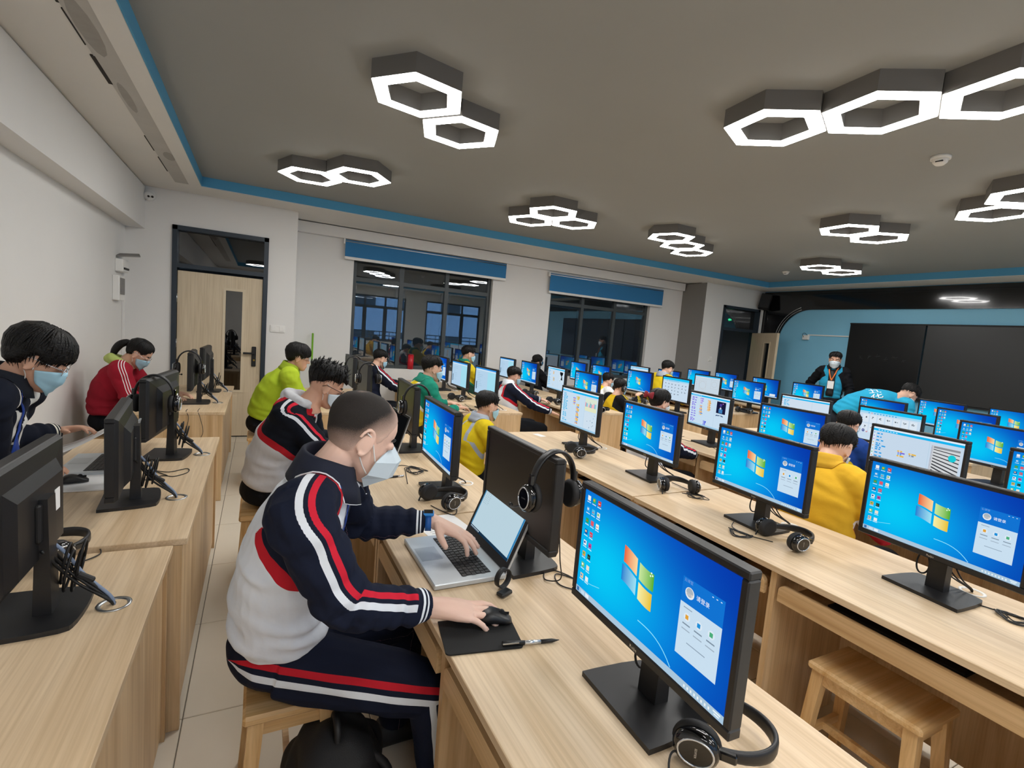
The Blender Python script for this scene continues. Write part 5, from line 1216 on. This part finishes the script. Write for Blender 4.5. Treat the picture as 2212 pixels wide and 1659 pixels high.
# ------------------------------------------------------------------ desk things near the camera
def laptop(label, x_, y_, rz=0, tilt=.40, on=True, w_=.375, d_=.255):
    t=thing('laptop',label,'laptop',(x_,y_,DZ),rz)
    m1=M.get('lapt') or M.setdefault('lapt',mat('laptop_silver','#c3c9cd',.35,metal=.35,noise=.02))
    MB().box((0,0,.011),(d_,w_,.018),ch=.003).build('base',m1,t); b=t.children[0]
    MB().box((0,0,.003),(d_-.01,w_-.01,.006)).build('underside',M['blackm'],b)
    kb=MB().box((.03,0,.0203),(.105,w_-.06,.0008)).build('key_bed',M['blackm'],b)
    km=MB().box((0,0,0),(.0145,.0150,.0025),ch=.0008).mesh('key',M['black'])
    for r_ in range(6):
        for c_ in range(16 if r_ else 16): link('key',km,kb,(.072-.0172*r_,(w_-.075)/2-c_*.0199-(.004*(r_%2)),.0217))
    MB().box((-.078,.035,.0203),(.075,.105,.0006)).build('touchpad',mat('touchpad','#aeb4b8',.3,metal=.3),b)
    sh=d_*.98; R=Matrix.Rotation(tilt,3,'Y'); hx=d_/2-.004
    def L(p): q=R@Vector(p); return (hx+q[0],q[1],.02+q[2])
    def slab(name,x0,x1,y0,y1,z0,z1,m_,par):
        v=[L((x,y,z)) for z in (z0,z1) for y in (y0,y1) for x in (x0,x1)]
        return MB().add(v,[(0,1,3,2),(4,6,7,5),(0,4,5,1),(2,3,7,6),(0,2,6,4),(1,5,7,3)]).build(name,m_,par)
    lid=slab('lid',.0,.007,-w_/2,w_/2,.0,sh,m1,t)
    slab('lid_bezel',-.0015,.0,-w_/2+.003,w_/2-.003,.003,sh-.003,M['blackm'],lid)
    pic=Pic(); pic.rect(0,0,1,1,'#b9d2de' if on else '#0c0d0e'); pic.lay()
    if on:
        pic.rect(0,.95,1,1,'#16324a'); pic.rect(.97,0,1,.95,'#2f7fb4'); pic.rect(0,0,.02,.95,'#3a7fa8'); pic.lay(); rn=random.Random(4)
        for r_ in range(12):
            for c_ in range(3): pic.rect(.05+c_*.05,.07+r_*.035,.05+c_*.05+rn.uniform(.015,.04),.075+r_*.035,'#7f98a6')
        for c_ in range(8): pic.rect(.02+c_*.03,.963,.035+c_*.03,.987,'#cfe0ea')
    me=pic.mesh('screen'); 
    for v in me.vertices:
        c=v.co; q=L((-.002+c[0],c[1]/SW*(w_-.04),sh/2+.01+c[2]/SH*(sh-.05))); v.co=q
    link('screen',me,lid)
    return t
laptop('open silver laptop on which the shaven-headed boy types', .645, 1.61, 0, .40)
laptop('open silver laptop in front of the boy with spiky hair and glasses', .66, 3.22, .05, .30, False)
laptop('silver laptop with black keys under the paper of the boy in glasses', -.70, 3.10, .0, .25, False)
def sheet(name,label,pts,th=.0006,m='paper',lines=0):
    # pts: 4 corners on the desk
    c=np.mean(np.array(pts),0); v=[np.array(p)-c for p in pts]; t=thing(name,label,'paper',tuple(c))
    MB().add([tuple(p) for p in v]+[tuple(p+vec(0,0,th)) for p in v],[(3,2,1,0),(4,5,6,7),(0,1,5,4),(1,2,6,5),(2,3,7,6),(3,0,4,7)]).build('sheet',M[m],t)
    if lines:
        b=MB(); rn=random.Random(9)
        for k in range(lines):
            f=.12+.76*k/lines; p=v[0]*(1-f)+v[3]*f; q=v[1]*(1-f)+v[2]*f; a=p*.88+q*.12; e=p*(1-.12-rn.uniform(.3,.7))+q*(.12+rn.uniform(.3,.6)); w2=(v[3]-v[0])*.006; z=vec(0,0,th+.0003)
            b.add([tuple(a-w2+z),tuple(e-w2+z),tuple(e+w2+z),tuple(a+w2+z)],[(0,1,2,3)])
        b.build('print_lines',M['ink'],t)
    return t
sheet('paper_sheet','printed white sheet lying half under the open laptop',[(.60,2.03,DZ+.001),(.80,2.04,DZ+.001),(.83,1.82,DZ+.001),(.63,1.80,DZ+.001)],lines=9)
sheet('desk_label','small white sticker on the bare end of the third row desk',[(2.10,3.62,DZ+.0008),(2.16,3.63,DZ+.0008),(2.18,3.52,DZ+.0008),(2.12,3.51,DZ+.0008)],lines=3)
sheet('folder','flat white folder under the black mouse by the back wall',[(-.86,2.68,DZ+.001),(-.86,2.94,DZ+.001),(-.58,2.94,DZ+.001),(-.58,2.68,DZ+.001)],th=.006)
t=thing('mouse_pad','black cloth mouse pad over the desk edge under the right hand','mouse pad',(.565,1.165,DZ+.001),-.18)
MB().prism([(x,y) for x,y in [(-.105+.012*(1-math.cos(a)),-.075+.012*(1-math.sin(a))) for a in np.linspace(0,PI/2,5)]+[(.105-.012*(1-math.sin(a)),-.075+.012*(1-math.cos(a))) for a in np.linspace(0,PI/2,5)]+[(.105,.075),(-.105,.075)]],0,.004).build('pad',mat('pad_cloth','#141414',.8,bump=.2,bscale=900),t)
def mouse(label,loc,rz):
    t=thing('computer_mouse',label,'mouse',loc,rz); b=MB(); n=9
    b.loft([ring_e(vec(-.052+.104*i/n,0,.001+.5*h),vec(0,1,0),vec(0,0,1),w_,h/2,16,.8) for i,(w_,h) in enumerate(((.012,.010),(.024,.024),(.029,.033),(.031,.037),(.0305,.037),(.029,.034),(.029,.030),(.028,.025),(.025,.019),(.014,.010)))]); b.build('shell',M['black'],t)
    MB().box((.026,0,.0262),(.036,.0012,.008)).build('button_gap',M['blackm'],t); MB().cyl((.022,-.004,.028),(.022,.004,.028),.009,n=12).build('scroll_wheel',M['rubber'],t); return t
mouse('black mouse under the hand of the shaven-headed boy',(.624,1.205,DZ+.0052),-.34)
mouse('black mouse on the white folder by the back wall',(-.72,2.80,DZ+.0072),.2)
t=thing('pen','black and silver rollerball pen lying beyond the mouse pad','pen',(.60,1.095,DZ+.012),math.atan2(-.03,.16))
MB().cyl((0,0,0),(.062,0,-.004),.0062,n=12).build('cap',M['black'],t); MB().cyl((.062,0,-.004),(.108,0,-.0055),.0056,n=12).build('barrel',M['silver'],t)
MB().tube([(.108,0,-.0055),(.142,0,-.0058),(.155,0,-.006),(.163,0,-.006)],[.0056,.0052,.0025,.0008],n=12).build('grip',M['black'],t); MB().box((.022,-.0068,.002),(.045,.002,.003)).build('clip',M['steel'],t)
t=thing('pen','black pen lying among the cords before the spiky-haired boy','pen',(.60,2.62,DZ+.006),.1)
MB().cyl((0,0,0),(.1,0,0),.0055,n=10).build('barrel',M['black'],t); MB().cyl((.1,0,0),(.135,0,0),.005,n=10).build('cap',M['silver'],t)
t=thing('wrist_strap','black loop strap lying at the corner of the open laptop','strap',(.735,1.375,DZ+.002),.4)
b=MB(); b.loft([[(.0+.032*math.cos(a)*q,y,.034+.032*math.sin(a)*q) for q in (1,.94) for y in ((-.010,.010) if q==1 else (.010,-.010))] for a in np.linspace(0,2*PI,24)],cap=False); b.build('band',M['blackm'],t)
MB().box((-.03,-.035,.008),(.05,.03,.014),ch=.004).build('buckle',M['black'],t)
# backpack
b=MB(); b.loft([ring_e(vec(0,0,z),vec(1,0,0),vec(0,1,0),a*1.3,c*1.1,24,.7) for z,a,c in ((0,.10,.14),(.02,.115,.155),(.15,.12,.16),(.28,.105,.145),(.35,.075,.11),(.385,.03,.06))]); b.ball((-.09,0,.12),(.06,.12,.10)); 
me=remesh(b,.009,3); displace(me,wrinkle(coords(me),.008,26,3)); me.materials.clear(); me.materials.append(mat('bag_nylon','#101114',.7,bump=.2,bscale=300)); 
bag=thing('backpack','black backpack on the tiled floor beside the wooden stool','bag',(.235,1.40,0)); link('bag_body',me,bag); me.name='bag_body'
MB().tube(spline([(.0,-.05,.36),(.0,-.03,.41),(.0,.03,.41),(.0,.05,.36)],5),.010,n=8).build('top_handle',M['blackm'],bag)
for sy in (-1,1): MB().tube(spline([(.08,sy*.06,.34),(.14,sy*.08,.28),(.15,sy*.09,.16),(.10,sy*.09,.04)],5),.013,n=8).build('shoulder_strap',M['blackm'],bag)

# ------------------------------------------------------------------ the people
NAVY,WHT,RED='#151b2e','#d9e0ea','#c0202e'
UNI=dict(torso='#e2e7f0',sleeve=NAVY,band=RED,st=((-.026,-.008,'#e3e7ee'),(.003,.020,'#cf2338')),cuff='#e6ebf2',bw=.016)
UNIT=dict(torso=NAVY,sleeve=NAVY,st=((-.026,-.006,'#dfe4ec'),(.010,.030,'#c0202e')))
DARK=dict(torso='#14161c')
main=person('shaven-headed boy in white and navy tracksuit typing on the open laptop',(.272,1.455,1.256),hyaw=.08,hpitch=.42,byaw=.05,pelvis=(.095,1.60,.56),s=1.05,near=True,hair='buzz',mask='boat',skincol='#f0cbb8',
 jacket=UNI,trousers=UNIT,wrists=((.560,1.69,.872),(.432,1.256,.806)),hs=1.15,shoulders=((.245,1.655,1.075),(.105,1.275,1.095)),poles=((-.2,.7,-1),(-.35,-.42,-1)),arm=.87,
 handdirs=(((.78,-.60,-.28),(.2,.05,1)),((.93,-.34,-.10),(.08,-.05,1))),curls=[((.25,.55,.35),(.15,.40,.25),(.05,.30,.2),(.0,.25,.2)),((-.10,.30,.35),(-.08,.34,.40),(.02,.36,.36),(.14,.34,.32))],
 thumbs_=((.70,.75,-.55),(.85,.55,-.4)),knee=((.52,1.70,.50),(.50,1.36,.47)),ankle=((.50,1.72,.09),(.56,1.36,.09)),collar=NAVY,seed=1,bulk=.95,seam=.032,flap=1.15,piping='#e6e9ee',wo=.034)
stool(.12,1.63,'wooden stool under the shaven-headed boy')
# wrist watch on his left arm, lanyard and zip
def bvh_of(o):
    from mathutils.bvhtree import BVHTree
    me=o.data; return BVHTree.FromPolygons([tuple(v.co) for v in me.vertices],[tuple(p.vertices) for p in me.polygons])
def watch(pr):
    S_,E,W_=pr['arms'][0]; d=unit(W_-E); c=W_+d*.012; n=unit(vec(.15,-.1,1)-np.dot(vec(.15,-.1,1),d)*d); t=np.cross(n,d)
    b=MB(); rr=[]
    for a in np.linspace(0,2*PI,26): 
        o=t*.0325*math.cos(a)+n*.0275*math.sin(a); q=unit(o); rr.append([tuple(c+o+d*k+q*h) for k,h in ((-.011,0),(.011,0),(.011,.003),(-.011,.003))])
    b.loft(rr,cap=False); o=pr['put'](b,'watch_strap',M.setdefault('wstrap',mat('watch_blue','#1f5fae',.5)))
    R=np.stack([d,t,n],1); b=MB().box((0,0,0),(.040,.036,.013),ch=.004); b.v=[tuple(c+n*.034+R@np.array(p)) for p in b.v]; pr['put'](b,'watch_case',mat('watch_case','#2f8fe0',.35),o)
    b=MB().box((0,0,0),(.032,.029,.002)); b.v=[tuple(c+n*.0412+R@np.array(p)) for p in b.v]; pr['put'](b,'watch_face',M['gloss'],o)
watch(main)
def drape(pr,name,pts,width,m,off=.004,n=24,aim=None,nsub=1):
    """a flat band laid on the jacket along pts (world), found by casting towards the spine"""
    bv=bvh_of(pr['jacket']); O=pr['O']; P=spline(pts,8); rows=[]
    for i,p in enumerate(P):
        tg=unit(P[min(i+1,len(P)-1)]-P[max(i-1,0)]); hit=bv.find_nearest(Vector(p-O)); nrm=np.array(hit[1]); sd=unit(np.cross(tg,nrm)); r=[]
        for k in (-1,1):
            q=p+sd*k*width/2; h=bv.find_nearest(Vector(q-O)); r.append(np.array(h[0])+np.array(h[1])*off+O)
        rows.append([tuple(r[0]),tuple(r[1])])
    b=MB(); b.loft(rows,cap=False,closed=False); o=pr['put'](b,name,m); s_=o.modifiers.new('thickness','SOLIDIFY'); s_.thickness=.0015; return o
LAN=mat('lanyard_blue','#1240a0',.6); ZIP=mat('zip_dark','#23262e',.5); 
nk=main['neck']
drape(main,'lanyard',[nk+vec(.03,-.085,.0),nk+vec(.09,-.075,-.05),nk+vec(.13,-.045,-.16),nk+vec(.12,-.03,-.30)],.016,LAN)
drape(main,'zip',[nk+vec(.10,-.005,-.03),nk+vec(.15,-.0,-.12),nk+vec(.14,.0,-.26),nk+vec(.10,.0,-.38)],.010,ZIP,.003)

person('boy with spiky hair and black glasses in white hooded tracksuit',(.355,3.05,1.195),hyaw=.05,hpitch=.45,pelvis=(.075,3.20,.55),s=1.02,hair='spiky',glasses='black',mask='white',skincol='#d9aa90',
 jacket=dict(torso='#d7d6d9',sleeve='#11151f',band='#b8202a',st=((-.028,-.009,'#dfe3ea'),(.006,.024,'#cf2338')),cuff='#e6ebf2',bw=.016),trousers=DARK,hood='#c4c5c9',wrists=((.60,3.38,.80),(.58,3.02,.80)),seed=4,bulk=1.1,seam=.02,shoulders=((.27,3.34,1.03),(.14,2.97,1.045)))
stool(.06,3.2,'wooden stool under the boy with spiky hair')
person('boy in lime green fleece sitting beyond the cross aisle without a mask',(.335,5.08,1.20),hyaw=-.05,hpitch=.22,pelvis=(.06,5.16,.55),s=1.0,hair='bowl',glasses='silver',mask=None,skincol='#d9aa90',
 jacket=dict(torso='#a6bd2c',sleeve='#a9c02e'),trousers=DARK,collar='#a4bb2a',wrists=((.60,5.2,.82),(.52,5.0,.84)),seed=5,bulk=1.12)
stool(.06,5.16,'wooden stool under the boy in lime green')
lb_=person('boy in glasses and blue mask reading a paper by the back wall',(-.81,2.71,1.32),hyaw=.12,hpitch=.50,pelvis=(-1.10,2.80,.56),s=1.04,hair='bowl',glasses='silver',mask='surg',skincol='#d9aa90',
 jacket=dict(torso='#1a2030',sleeve='#151a28',band='#e2e2df',cuff='#e9e6d8',bw=.022),trousers=DARK,collar='#141925',wrists=((-.87,3.14,.92),(-.90,2.86,.83)),handdirs=(((.9,-.3,.25),(-.2,.3,1)),((.9,.35,-.2),(0,0,1))),seed=6)
stool(-1.11,2.8,'wooden stool under the boy in glasses by the back wall')
nk=lb_['neck']; drape(lb_,'lanyard',[nk+vec(.05,-.06,.0),nk+vec(.12,-.04,-.06),nk+vec(.15,-.01,-.18),nk+vec(.13,.0,-.32)],.018,LAN)
# the paper he holds: a curved sheet
t=thing('paper_sheet','white printed page held up by the boy in glasses by the back wall','paper',(-.76,3.0,.89))
rows=[]
for i in range(11):
    f=i/10; rows.append([(-.105+.215*f,-.09+.05*f+.20*g,-.05+.105*f**1.4+.01*g) for g in np.linspace(0,1,5)])
MB().loft(rows,cap=False,closed=False).build('sheet',M['paper'],t); s_=t.children[0].modifiers.new('thickness','SOLIDIFY'); s_.thickness=.0006
person('girl with a ponytail in a red jacket writing by the back wall',(-.915,5.26,1.15),hyaw=-.05,hpitch=.62,pelvis=(-1.12,5.28,.56),s=.97,hair='pony',glasses='silver',mask='surg',skincol='#deb39b',
 jacket=dict(torso='#8f1a2b',sleeve='#9a1c2e',st=((-.024,-.018,'#e8dfe2'),(-.006,.0,'#e8dfe2'),(.012,.018,'#e8dfe2')),band=None),trousers=DARK,hood='#aebd6a',wrists=((-.66,5.35,.80),(-.70,5.12,.80)),seed=7,bulk=1.1)
stool(-1.12,5.28,'wooden stool under the girl in the red jacket')
person('boy in green and yellow jacket facing right at the row beyond the aisle',(1.53,4.72,1.18),hyaw=.1,hpitch=.12,pelvis=(1.36,4.78,.55),s=1.03,hair='short',mask='surg',skincol='#deb39b',
 jacket=dict(torso='#dcc022',sleeve='#17806a',band='#e8e6e0',bw=.010),trousers=DARK,collar='#1a8a72',wrists=((1.80,4.95,.80),(1.78,4.62,.80)),seed=8)
stool(1.36,4.78,'wooden stool under the boy in green and yellow')
person('boy in a navy jacket at the far desk near the window, reaching to the keyboard',(1.37,6.34,1.135),hyaw=.3,hpitch=.3,pelvis=(1.30,6.32,.52),s=.92,hair='short',mask='surg',skincol='#deb39b',
 jacket=dict(torso='#1b2033',sleeve='#171c2c',st=((-.024,-.006,'#dfe3ea'),(.006,.022,'#c0202e')),cuff='#e6ebf2'),trousers=DARK,wrists=((1.72,6.45,.80),(1.74,6.2,.72)),seed=9)
stool(1.30,6.32,'wooden stool under the boy in navy near the window')
person('boy in a yellow jacket with grey collar in the third row',(1.50,3.28,1.045),hyaw=.1,hpitch=.15,pelvis=(1.40,3.30,.50),s=.86,hair='short',mask='surg',skincol='#deb39b',
 jacket=dict(torso='#d8be1c',sleeve='#dcc21f',band='#a6afbd',bw=.014),trousers=DARK,collar='#a9b2c0',wrists=((1.75,3.4,.74),(1.74,3.15,.74)),seed=10)
stool(1.40,3.30,'wooden stool under the boy in yellow with grey collar')
person('boy in white and navy tracksuit with red piping in the fourth row',(2.74,5.29,1.085),hyaw=.05,hpitch=.25,pelvis=(2.72,5.22,.50),s=.88,hair='short',mask='surg',skincol='#deb39b',
 jacket=UNI,trousers=DARK,collar='#dfe6ee',wrists=((3.16,5.32,.80),(3.12,4.98,.70)),seed=11)
stool(2.72,5.22,'wooden stool under the boy with red piping in the fourth row')
person('boy in green jacket sitting by the window, farthest left of the far students',(2.62,6.50,1.25),hyaw=0,hpitch=.1,pelvis=(2.74,6.50,.55),s=.95,hair='short',mask='surg',skincol='#deb39b',
 jacket=dict(torso='#1d3f34',sleeve='#d8bf22',band='#1d7a60'),trousers=DARK,collar='#1a7a62',seed=12)
stool(2.74,6.5,'wooden stool under the boy in green by the window')
pb=person('student in black with headphones by the window',(4.18,7.26,1.15),hyaw=.5,hpitch=.2,pelvis=(4.20,7.2,.52),s=.95,hair='short',mask='surg',skincol='#deb39b',jacket=dict(torso='#101114'),trousers=DARK,seed=13)
stool(4.2,7.2,'wooden stool under the student in black')
def wear(pr,label):
    e=Matrix([list(r) for r in pr['R']]).to_euler(); headset(label,tuple(pr['L3'](-.004,0,.012)),e,pr['s']*1.0)
wear(pb,'black headset worn by the student in black by the window')
ph=person('boy in yellow and black jacket wearing headphones and glasses, fifth row',(4.16,5.04,1.015),hyaw=.15,hpitch=.2,pelvis=(4.15,5.04,.49),s=.88,hair='short',glasses='black',mask='surg',skincol='#deb39b',
 jacket=dict(torso='#dfb91f',sleeve='#15161a',st=((-.020,-.012,'#e0c030'),(.0,.008,'#e0c030'),(.020,.028,'#e0c030'))),trousers=DARK,wrists=((4.42,5.2,.78),(4.34,4.90,.92)),seed=14)
stool(4.15,5.04,'wooden stool under the boy wearing headphones in yellow and black')
wear(ph,'black headset worn by the boy in yellow and black')
person('girl with a dark red hair bow in the fourth row',(3.02,3.13,1.115),hyaw=-.05,hpitch=.2,pelvis=(2.92,3.10,.50),s=.9,hair='bow',mask='white',skincol='#e2b9a3',
 jacket=UNI,trousers=DARK,wrists=((3.22,3.25,.74),(3.28,2.92,.705)),seed=15)
stool(2.92,3.1,'wooden stool under the girl with the hair bow')
person('boy in a yellow jacket seen from behind in the sixth row',(5.60,5.72,1.25),hyaw=.0,hpitch=.35,pelvis=(5.48,5.70,.55),s=1.0,hair='short',mask='surg',skincol='#e2b9a3',
 jacket=dict(torso='#dfc01f',sleeve='#d8ba1e'),trousers=DARK,collar='#a8aeb8',seed=16)
stool(5.46,5.70,'wooden stool under the boy in yellow in the sixth row')
person('boy in a yellow jacket with red trim bending over his desk at right',(2.85,1.585,1.11),hyaw=.1,hpitch=.55,pelvis=(2.72,1.52,.53),s=.98,hair='short',mask='white',skincol='#e2b9a3',
 jacket=dict(torso='#dfae2c',sleeve='#dfae2c',low=(.30,'#b01e2c')),trousers=DARK,collar='#dcab2a',wrists=((3.12,1.75,.76),(3.08,1.32,.74)),seed=17,bulk=1.05)
stool(2.72,1.52,'wooden stool under the boy in yellow with red trim')
person('boy in yellow and blue jacket in the fifth row',(4.20,2.265,1.08),hyaw=.1,hpitch=.3,pelvis=(4.14,2.25,.51),s=.92,hair='short',glasses='silver',mask='surg',skincol='#deb39b',
 jacket=dict(torso='#d9bd1c',sleeve='#1b3f8a',band='#d9bd1c'),trousers=DARK,seed=18)
stool(4.14,2.25,'wooden stool under the boy in yellow and blue')
person('student in yellow mostly hidden behind the boy wearing headphones',(4.44,5.66,1.04),hyaw=.1,hpitch=.25,pelvis=(4.24,5.72,.49),s=.86,hair='short',mask='surg',skincol='#deb39b',jacket=dict(torso='#dcbf1f',sleeve='#e6e6e6'),trousers=DARK,seed=19)
stool(4.24,5.72,'wooden stool under the student in yellow hidden behind the headphones')
te=person('man standing at the front wall in blue vest over black with orange lanyard',(8.15,4.73,1.60),hyaw=PI+.50,hpitch=.1,byaw=PI+.45,pelvis=(8.16,4.74,.93),s=1.03,hair='short',mask='white',skincol='#dcae95',
 jacket=dict(torso='#2a93b8',sleeve='#101116'),trousers=DARK,collar='#121318',wrists=((8.15,4.45,.95),(8.12,5.02,.95)),legs='stand',bulk=.93,seam=.05,seed=20,torso_mid=(8.16,4.74,1.16))
nk=te['neck']; f_=te['fwd']; l_=te['lat']; OR=mat('lanyard_orange','#e8762a',.6)
drape(te,'shirt_front',[nk+f_*.09-vec(0,0,.04),nk+f_*.14-vec(0,0,.2),nk+f_*.16-vec(0,0,.45)],.09,M['blackm'],.014)
for sy in (-1,1): drape(te,'lanyard',[nk+l_*sy*.06+f_*.06,nk+l_*sy*.035+f_*.12-vec(0,0,.10),nk+f_*.14-vec(0,0,.21)],.014,OR,.020)
b=MB().box((0,0,0),(.012,.085,.12)); Rz=np.array(Matrix.Rotation(PI+.45,3,'Z')); cc=nk+f_*.20-vec(0,0,.27); b.v=[tuple(cc+Rz@np.array(p)) for p in b.v]; te['put'](b,'name_badge',M['paper'])
be=person('man in a cyan vest bending over a desk at the front',(7.02,3.16,1.26),hyaw=-.55,hpitch=.85,byaw=-.5,pelvis=(6.66,3.78,.80),s=1.03,hair='short',mask='white',skincol='#deb39b',
 jacket=dict(torso='#2aa6cf',sleeve='#2aa6cf'),trousers=DARK,wrists=((7.25,3.4,.85),(7.05,3.1,.85)),legs='stand',bulk=.98,seed=21,torso_mid=(6.78,3.54,1.11))
# white lettering on the back of the vest
bv=bvh_of(be['jacket']); O=be['O']; b=MB(); V,F=text_mesh('五\n华'); sp0=np.array([6.72,3.62]); ax=unit(vec(.40,-.62,0))[:2]; sd=np.array([-ax[1],ax[0]])*-1
pts=[]; vd=unit(vec(.62,.62,-.48)); e1=unit(np.cross(vd,vec(0,0,1))); e2=np.cross(e1,vd); th_=-.12; e1,e2=e1*math.cos(th_)-e2*math.sin(th_),e1*math.sin(th_)+e2*math.cos(th_); o0=vec(6.80,3.44,1.165)-vd*1.0
for x,y,_ in V:
    q=o0+(e1*x*.13+e2*(y-.05)*.13); h=bv.ray_cast(Vector(q-O),Vector(vd)); p_=(np.array(h[0])+O-vd*.004) if h[0] else q+vd*1.0
    pts.append(tuple(p_))
b.add(pts,F); be['put'](b,'back_lettering',M['paper'])
stool(2.02,.85,'empty wooden stool tucked under the third row desk at lower right')
stool(1.70,1.62,'empty wooden stool behind the nearest lit monitor')
